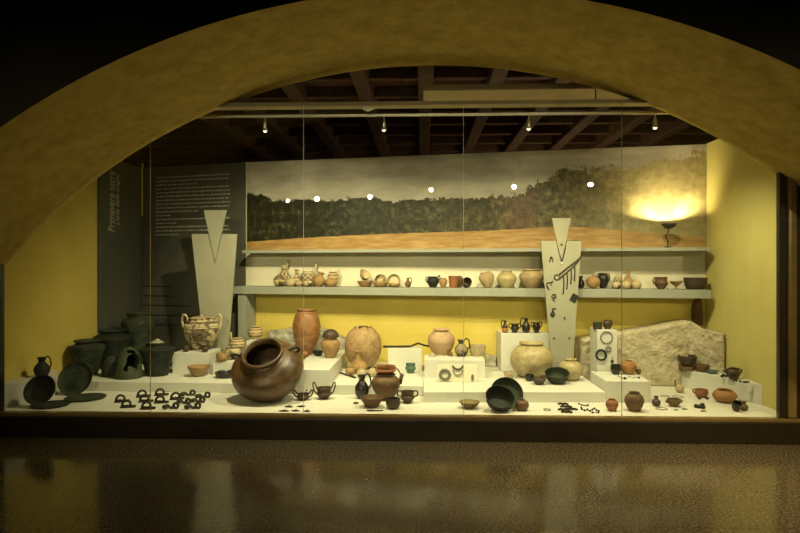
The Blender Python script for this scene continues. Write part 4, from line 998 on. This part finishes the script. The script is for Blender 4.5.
pot('painted_jug', 'tall beige jar rising behind the beige shelf pots', 'jar', s(628.5, .21), 11.5, 19, 'neck', 'tan', GS)
pot('brown_bowl', 'brown flared bowl with a waist near the right end of the shelf', 'bowl', s(661, .10), 13.5, 12.5, 'carin', 'brown', GS, [('vert', 180)], hr=.1)
pot('footed_bowl', 'tan bowl on a stem foot near the right end of the shelf', 'bowl', s(676, .10), 13, 8.5, 'foot', 'orange2', GS)
pot('wide_bowl', 'wide dark brown bowl at the right end of the shelf', 'bowl', s(695.5, .14), 22.5, 12.3, 'basin', 'dkbrown', GS, seg=36)

# ------------------------------------------------------------------ small metal finds
def bow_fibula(u, v, label, rz, sc_=1.0, mat='jewel'):
    p = at(u, v, ZF); t = empty('bow_fibula', p); t.rotation_euler = (0, 0, math.radians(rz)); tag(t, label, 'brooch', 'dark bronze brooches on the case floor')
    k = .082 * sc_; r = .0105 * sc_
    bm = bmesh.new(); tube(bm, catmull([(-k*.5, 0, r), (-k*.46, 0, k*.42), (-k*.15, 0, k*.72), (k*.28, 0, k*.60), (k*.36, 0, r*1.4)], 5), r, 8); obj('bow', bm, M[mat], t, smooth=True)
    bm = bmesh.new(); slab(bm, catmull([(-k*.62, -k*.28, r*1.1), (0, -k*.36, r*1.1), (k*.72, -k*.20, r*1.1), (k*.85, k*.1, r*1.1), (k*.2, k*.22, r*1.1), (-k*.5, k*.18, r*1.1)], 4, True), Vector((0, 0, 1)), r); obj('catch_plate', bm, M[mat], t, smooth=False)
    bm = bmesh.new(); tube(bm, [(-k*.6, 0, r*1.9), (k*.9, 0, r*1.6)], r*.45, 6); obj('pin', bm, M[mat], t)
def serp_fibula(u, v, label, rz, sc_=1.0, mat='jewel'):
    p = at(u, v, ZF); t = empty('serpentine_brooch', p); t.rotation_euler = (0, 0, math.radians(rz)); tag(t, label, 'brooch', 'dark bronze brooches on the case floor')
    k = .09 * sc_; r = .0105 * sc_
    bm = bmesh.new(); tube(bm, catmull([(-k*.7, 0, r), (-k*.35, 0, r*3), (-k*.05, 0, r*1.2), (k*.25, 0, r*1.3), (k*.55, 0, k*.10), (k*.62, 0, k*.42), (k*.35, 0, k*.52), (k*.22, 0, k*.34), (k*.34, 0, k*.24)], 5), r, 8); obj('curved_bow', bm, M[mat], t, smooth=True)
    bm = bmesh.new(); ball(bm, (-k*.5, 0, r*2.0), r*2.0, 1.3, 1.2, .8); obj('knob', bm, M[mat], t, smooth=True)
for i, (u, v, l, rz) in enumerate([(121, 402, 'bow brooch at the left end of the cluster', 12), (127, 407.5, 'bow brooch in front of the leftmost one', 5), (142.5, 397, 'bow brooch at the back, left of the glass joint', 15), (145, 402, 'bow brooch in the middle row at the glass joint', 8), (147, 409, 'bow brooch nearest the glass at the joint', 0), (160.5, 395.5, 'bow brooch at the back, right of the glass joint', 10), (160.5, 403, 'bow brooch in the middle, right of the glass joint', 4), (176, 399.5, 'bow brooch beside the curled brooches', 14)]):
    bow_fibula(u, v, 'dark bronze ' + l, rz, 1.12)
for i, (u, v, l, rz) in enumerate([(171, 409, 'curled brooch nearest the glass, left of its row', 6), (188, 396, 'thin curled brooch at the back of the cluster', 20), (184, 404, 'curled brooch in the middle of its row', -12), (193, 409, 'curled brooch nearest the glass, at right', 8), (198, 402.8, 'curled brooch with a high loop, behind the nearest', -5), (203, 398, 'curled brooch at the right end of the cluster', 10)]):
    serp_fibula(u, v, 'dark bronze ' + l, rz, 1.15)
# fragments in front of the tilted pot
for u, v, wpx, l in ((289, 407.3, 9, 'upper left'), (301, 407, 8.5, 'upper right'), (284, 411.5, 11, 'lower left'), (295.5, 411.3, 8.5, 'lower middle'), (307, 411.8, 7, 'lower right')):
    p = at(u, v, ZF); w_ = wpx * mpp(p) / 2; bm = bmesh.new()
    ball(bm, (0, 0, .007), 1, w_, .014, .007, 3)
    for vv in bm.verts: vv.co += Vector((0, mnoise.noise(vv.co * 60 + Vector((u, 0, 0))) * .006, 0))
    ball(bm, (w_ * .1, 0, .012), .010, 1.2, .8, .8)
    tag(obj('bronze_fragment', bm, M['jewel'], loc=p, smooth=True), 'flat dark bronze fragment, %s of five before the tilted pot' % l, 'fragment', 'bronze fragments before the tilted pot')
# broken iron rod on the second step
a = at(340, 373.5, ZP); b = at(355.3, 378.6, ZP)
t = empty('iron_rod', (a + b) / 2); tag(t, 'corroded iron rod broken in pieces left of the black jug', 'rod')
c = (a + b) / 2
for f0, f1 in ((0, .22), (.28, .52), (.55, .78), (.80, 1)):
    bm = bmesh.new(); tube(bm, [a.lerp(b, f0) - c + Vector((0, 0, .011)), a.lerp(b, f1) - c + Vector((0, 0, .011))], .010, 8); obj('rod_piece', bm, M['iron'], t, smooth=True)
p = at(375, 411.5, ZF); bm = bmesh.new(); tube(bm, [(-.075, 0, .008), (.0, .004, .008), (.075, .012, .008)], .007, 8, r_end=.005)
tag(obj('iron_pin', bm, M['iron'], loc=p, smooth=True), 'small iron pin in front of the slanting brown bowl', 'pin')
p = at(356, 404, ZF); bm = bmesh.new(); ball(bm, (0, 0, .012), .02, 1.4, 1, .6)
tag(obj('clay_fragment', bm, M['brown'], loc=p, smooth=True), 'tiny brown lump left of the slanting bowl', 'fragment')
# bent iron spear lying on its block, its right end on the jar block
ys = yJ + .07
def sp_(u, v): p = aty(u, v, ys); return p
pts = [sp_(383, 347), sp_(400, 346.6), sp_(411, 346.2), sp_(418, 343.2), sp_(425, 345.5), sp_(437, 350)]
for q_ in pts: q_.z = max(q_.z, ZJ + .012)
c = Vector((pts[0].x, ys, ZJ)); t = empty('iron_spear', c); tag(t, 'long bent iron spear lying across its white block', 'spear')
bm = bmesh.new(); tube(bm, [q_ - c for q_ in pts[2:]], .012, 8); obj('shaft', bm, M['iron'], t, smooth=True)
bm = bmesh.new(); tube(bm, [q_ - c for q_ in pts[:3]], .018, 8, flat=.5, r_end=.014); obj('spearhead', bm, M['iron'], t, smooth=True)

# white card leaning against the jar block
def ringmesh(c, r, tr, ax='y', seg=28, arc=(0, 360), sx=1.0, sz=1.0):
    bm = bmesh.new(); full = arc[1] - arc[0] >= 360
    n = seg; pts = []
    for i in range(n if full else n + 1):
        a = math.radians(arc[0] + (arc[1] - arc[0]) * i / n)
        pts.append((c[0] + r * sx * math.cos(a), c[1] if ax == 'y' else c[1] + r * sz * math.sin(a), c[2] + r * sz * math.sin(a) if ax == 'y' else c[2]))
    tube(bm, pts, tr, 8, closed=full); return bm
ca, cb = at(437, 382, ZP), at(477.5, 382, ZP)
t = empty('jewellery_card', ((ca.x + cb.x) / 2, ca.y, ZP)); tag(t, 'white card with bracelets leaning in front of the jar block', 'display card')
hw = (cb.x - ca.x) / 2; m_ = mpp(ca); tilt = math.radians(-16); t.rotation_euler = (tilt, 0, 0)
hgt = 17 * m_ / math.cos(tilt)
bm = bmesh.new(); box(bm, (-hw, 0, .004), (hw, .008, hgt)); bevel(bm, .002, 1); obj('board', bm, M['cream'], t)
def onface(u, v):  # position on a slanted card seen at this pixel
    return Vector(((u - 457.25) * m_, -.012, (382 - v) * m_ / math.cos(tilt)))
def on_card(name, label, bm, cat='jewellery', mat='jewelg'):
    bm.transform(Matrix.Translation(t.location) @ Matrix.Rotation(tilt, 4, 'X'))
    return tag(obj(name, bm, M[mat], smooth=True), label, cat, 'bronze jewellery on the white card')
on_card('bracelet', 'thick grey ring bracelet at the left of the white card', ringmesh(onface(445, 375), 4.6 * m_, 1.45 * m_), 'bracelet')
on_card('torc', 'dark open collar at the top of the white card', ringmesh(onface(458, 369.5 - 5), 5.6 * m_, .8 * m_, arc=(200, 340)), 'collar', 'jewel')
on_card('bracelet', 'thin open bracelet below the dark collar on the card', ringmesh(onface(458, 371), 4.6 * m_, .55 * m_, arc=(175, 365)), 'bracelet')
bm = bmesh.new(); q_ = onface(472.5, 377.5); ball(bm, q_, 1, 1.4 * m_, .004, 3.3 * m_); on_card('pendant', 'small oval pendant at the right of the white card', bm, 'pendant')

# rings on the pedestal face
def on_ped(u, v): p = aty(u, v, gy - .006); return p
def pedring(u, v, r, tr, label, mat):
    p = on_ped(u, v); k_ = mpp(p); bm = ringmesh((0, 0, 0), r * k_, tr * k_)
    tag(obj('metal_ring', bm, M[mat], loc=p - Vector((0, tr * k_ - .004, 0)), smooth=True), label, 'ring', 'metal rings hung on the narrow pedestal')
pedring(606.5, 337.5, 5.8, .5, 'thin large bronze ring hung at the top of the narrow pedestal', 'jewelg')
pedring(608.3, 349, 2.3, .5, 'smallest bronze ring in the middle of the narrow pedestal', 'jewelg')
pedring(601, 355, 4.9, 1.05, 'thick black ring low on the narrow pedestal', 'bronze2')
p = on_ped(612.3, 361.5) + Vector((0, .003, 0)); k_ = mpp(p); bm = bmesh.new(); ball(bm, (0, -.002, 0), 1, 1.5 * k_, .008, 2.0 * k_); tube(bm, [(0, -.002, k_), (0, -.002, 5 * k_)], .003, 6)
tag(obj('pendant', bm, M['bronze'], loc=p, smooth=True), 'drop pendant at the lower right of the narrow pedestal face', 'pendant')

# jewellery on the right-hand torso stand
GJ = 'bronze jewellery hung on the torso stand'
yv = YV2 - .004
def pv_(u, v, off=0.0): return aty(u, v, yv - off)
def hung(name, label, cat, parts, mat='jewel'):
    c = pv_(*parts[0][1][0]); t = empty(name, c); tag(t, label, cat, GJ)
    for nm, pts, rpx, kw in parts:
        bm = bmesh.new(); P_ = [pv_(*q_) - c for q_ in pts]
        r = rpx * mpp(c)
        if kw.get('ball'):
            for q_ in P_: ball(bm, q_, r, 1, .5, kw.get('sz', 1))
        else:
            tube(bm, catmull(P_, 4) if len(P_) > 2 else P_, r, 8, closed=False)
        obj(nm, bm, M[kw.get('mat', mat)], t, smooth=True)
hung('fibula', 'small triangular brooch at the upper left of the torso stand', 'brooch', [('bow', [(549.5, 262), (551.2, 256.5), (553, 261.5)], .55, {}), ('pin', [(550, 259), (553, 258)], .45, {})])
hung('necklace', 'thin pendant necklace round the neck of the torso stand', 'necklace', [('chain', [(557, 244), (559, 252), (562, 261.5)], .3, {}), ('chain', [(566, 245), (564.5, 253), (562, 261.5)], .3, {}), ('bead', [(561.6, 244.5)], 1.1, {'ball': 1}), ('bead', [(558.4, 250)], .6, {'ball': 1}), ('bead', [(560.2, 256)], .6, {'ball': 1}), ('bead', [(564.6, 252)], .6, {'ball': 1}), ('bead', [(563.3, 257)], .6, {'ball': 1}), ('pendant', [(562, 263)], 1.2, {'ball': 1, 'mat': 'white'})])
loopc = [(557 + 2.6 * math.cos(a), 277.3 + 2.6 * math.sin(a)) for a in [math.radians(x) for x in range(-30, 300, 40)]]
hung('long_fibula', 'long slanting brooch with hanging chains on the torso stand', 'brooch', [('ring', loopc, .6, {}), ('bow', [(559, 275), (566, 269), (574, 263), (581.5, 256.5)], .85, {}), ('pin', [(559.5, 278.5), (566, 273), (574, 266), (581, 257.5)], .75, {})] + [('chain', [(u, v0), (u + .4, (v0 + v1) / 2), (u - .2, v1)], .6, {}) for u, v0, v1 in ((563.5, 275.5, 293), (567, 272.5, 288), (571, 269, 283), (574.5, 266, 280))] + [('chain_end', [(563.3, 293.5), (566.8, 288.5), (570.8, 283.5), (574.3, 280.5)], .8, {'ball': 1})])
hung('fibula', 'small linked brooch at the left edge of the torso stand', 'brooch', [('bow', [(547, 288), (547, 283.5), (550.5, 282.5), (551, 285)], .55, {}), ('link', [(550.5, 283), (553.5, 281)], .6, {}), ('pin', [(547.5, 286), (549, 290)], .45, {})])
hung('fibula', 'small looped brooch below the long slanting one', 'brooch', [('bow', [(551.5, 297), (553, 294.5), (555.5, 295), (555.2, 298)], .6, {}), ('pin', [(552, 297.5), (554.5, 301.5)], .5, {}), ('catch', [(554.3, 297.5)], 1.1, {'ball': 1})])
hung('drop_pendant', 'dark drop pendant low on the torso stand', 'pendant', [('drop', [(552.6, 314.5)], 2.4, {'ball': 1, 'sz': 1.15}), ('neck', [(552.6, 312.5), (552.8, 308.8)], .8, {}), ('crossbar', [(552, 308.8), (556, 308.5)], .5, {})])
c = pv_(574, 298); bm = bmesh.new(); k_ = mpp(c); box(bm, (-3.2 * k_, -.006, -4 * k_), (3.2 * k_, .002, 4 * k_)); bevel(bm, .002, 1); bm.transform(Matrix.Rotation(math.radians(28), 4, 'Y'))
tag(obj('bronze_plaque', bm, M['bronze2'], loc=c), 'dark tilted square plaque at the right edge of the torso stand', 'plaque', GJ)

# right floor: thin ring, bracelets, bead strings
def flatring(name, label, u, v, z, rpx, tr, mat, cat='ring', arc=(0, 360), group=None):
    p = at(u, v, z); k_ = mpp(p); bm = ringmesh((0, 0, tr), rpx * k_, tr, ax='z', arc=arc)
    return tag(obj(name, bm, M[mat], loc=p, smooth=True), label, cat, group)
flatring('thin_ring', 'thin plain ring lying alone on the floor before the cream pot step', 547, 410, ZF, 3.4, .004, 'jewelg')
for i, (u, v, k_, l) in enumerate([(563, 405, 1, 'hindmost'), (566, 407.6, 1.1, 'second from the back'), (563.5, 410.6, 1.05, 'front left'), (571.5, 410.2, 1.1, 'front right'), (566.5, 413, 1.0, 'nearest the glass')]):
    p = at(u, v, ZF); q_ = .045 * k_; bm = bmesh.new()
    tube(bm, catmull([(-q_, 0, .01), (-q_*.5, q_*.25, .012), (0, -q_*.1, .012), (q_*.5, q_*.3, .012), (q_, -q_*.35, .01)], 5), .0095, 8)
    tag(obj('coiled_bracelet', bm, M['iron'], loc=p, smooth=True), 'wavy dark bracelet piece, %s of five left of the bead strings' % l, 'bracelet', 'wavy bracelets on the floor')
def beads(name, label, pts, z, rpx, mat, cat='necklace', string=True, group=None):
    P_ = [at(u, v, z) for u, v in pts]; c = P_[0]; t = empty(name, c); tag(t, label, cat, group); r = rpx * mpp(c)
    for q_ in P_:
        bm = bmesh.new(); ball(bm, q_ - c + Vector((0, 0, r)), r, 1.15, 1, 1, 2); obj('bead', bm, M[mat], t, smooth=True)
    if string and len(P_) > 2:
        bm = bmesh.new(); tube(bm, catmull([q_ - c + Vector((0, 0, r)) for q_ in P_], 3), .0025, 6); obj('string', bm, M[mat], t)
beads('bead_string', 'short dark bead string behind the longer one', [(579, 404.6), (581.5, 405.6), (584, 406.2), (586.5, 406.4), (588.2, 405.8)], ZF, .85, 'iron')
beads('bead_string', 'long dark bead string lying left of the small orange jar', [(581.5, 408.4), (582, 410), (584.5, 411.2), (587.5, 410.3), (590, 411.8), (592.5, 410.2), (594.5, 409.2), (596.5, 411), (598.8, 411.8), (598.5, 413.2), (592.5, 413.2)], ZF, .95, 'iron')
beads('thin_chain', 'fine chain with two dark beads on the right block', [(618, 376.5), (621, 378.2), (624.5, 379), (629, 377.2), (634, 378), (638.5, 377.8)], ZD, .5, 'jewelg')
for u, v, r_, l in ((624.5, 379.3, 1.3, 'left'), (638.5, 378.3, 1.0, 'right')):
    p = at(u, v, ZD); bm = bmesh.new(); ball(bm, (0, 0, r_ * mpp(p)), r_ * mpp(p), 1.2, .9, 1)
    tag(obj('large_bead', bm, M['bronze2'], loc=p + Vector((0, -.012, 0)), smooth=True), 'large dark bead at the %s of the fine chain' % l, 'bead', 'large beads on the right block')
flatring('thin_ring', 'thin open wire ring before the tiny dark jug', 661.5, 409, ZF, 5.4, .0035, 'jewelg', arc=(20, 370))
flatring('thin_ring', 'thin wire ring behind the tiny dark jug', 665, 396.3, ZF, 4.2, .003, 'jewelg')
flatring('thin_ring', 'thin wire ring behind the stub handled bowl', 678, 397, ZF, 5, .003, 'jewelg')
for u, v, l in ((676, 410.3, 'small flat bronze bit in front of the stub handled bowl'), (684.5, 409.5, 'small green bit right of the stub handled bowl'), (703.5, 411.5, 'flat bronze sliver before the dark green beads')):
    p = at(u, v, ZF); bm = bmesh.new(); ball(bm, (0, 0, .006), 1, .03 if u != 676 else .02, .014, .006)
    tag(obj('bronze_fragment', bm, M['jewelg'], loc=p, smooth=True), l, 'fragment')
beads('bead_cluster', 'cluster of large dark green beads before the red cup', [(696.2, 408), (699.3, 408.4), (702.5, 406.8), (703.2, 409)], ZF, 2.0, 'bronze2', 'beads', False)
beads('bead_cluster', 'two dark green beads at the foot of the red cup', [(699.5, 399.4), (707, 399.6)], ZF, 1.5, 'bronze', 'beads', False)
beads('bead_cluster', 'dark beads left of the round jar on the wedge block', [(723.5, 376.3), (726, 377.4), (727.6, 375.3), (722, 377.6)], ZE, 1.4, 'bronze2', 'beads', False)
beads('bead_cluster', 'dark beads in front of the round jar on the wedge block', [(733.6, 381), (736.5, 381.7), (740, 382.4)], ZE, 1.15, 'bronze2', 'beads', False)
p = at(746, 383.0, ZE); bm = bmesh.new(); ball(bm, (0, 0, .010), 1, .04, .016, .010)
tag(obj('bronze_fragment', bm, M['bronze2'], loc=p, smooth=True), 'long dark fragment at the right end of the wedge block', 'fragment')
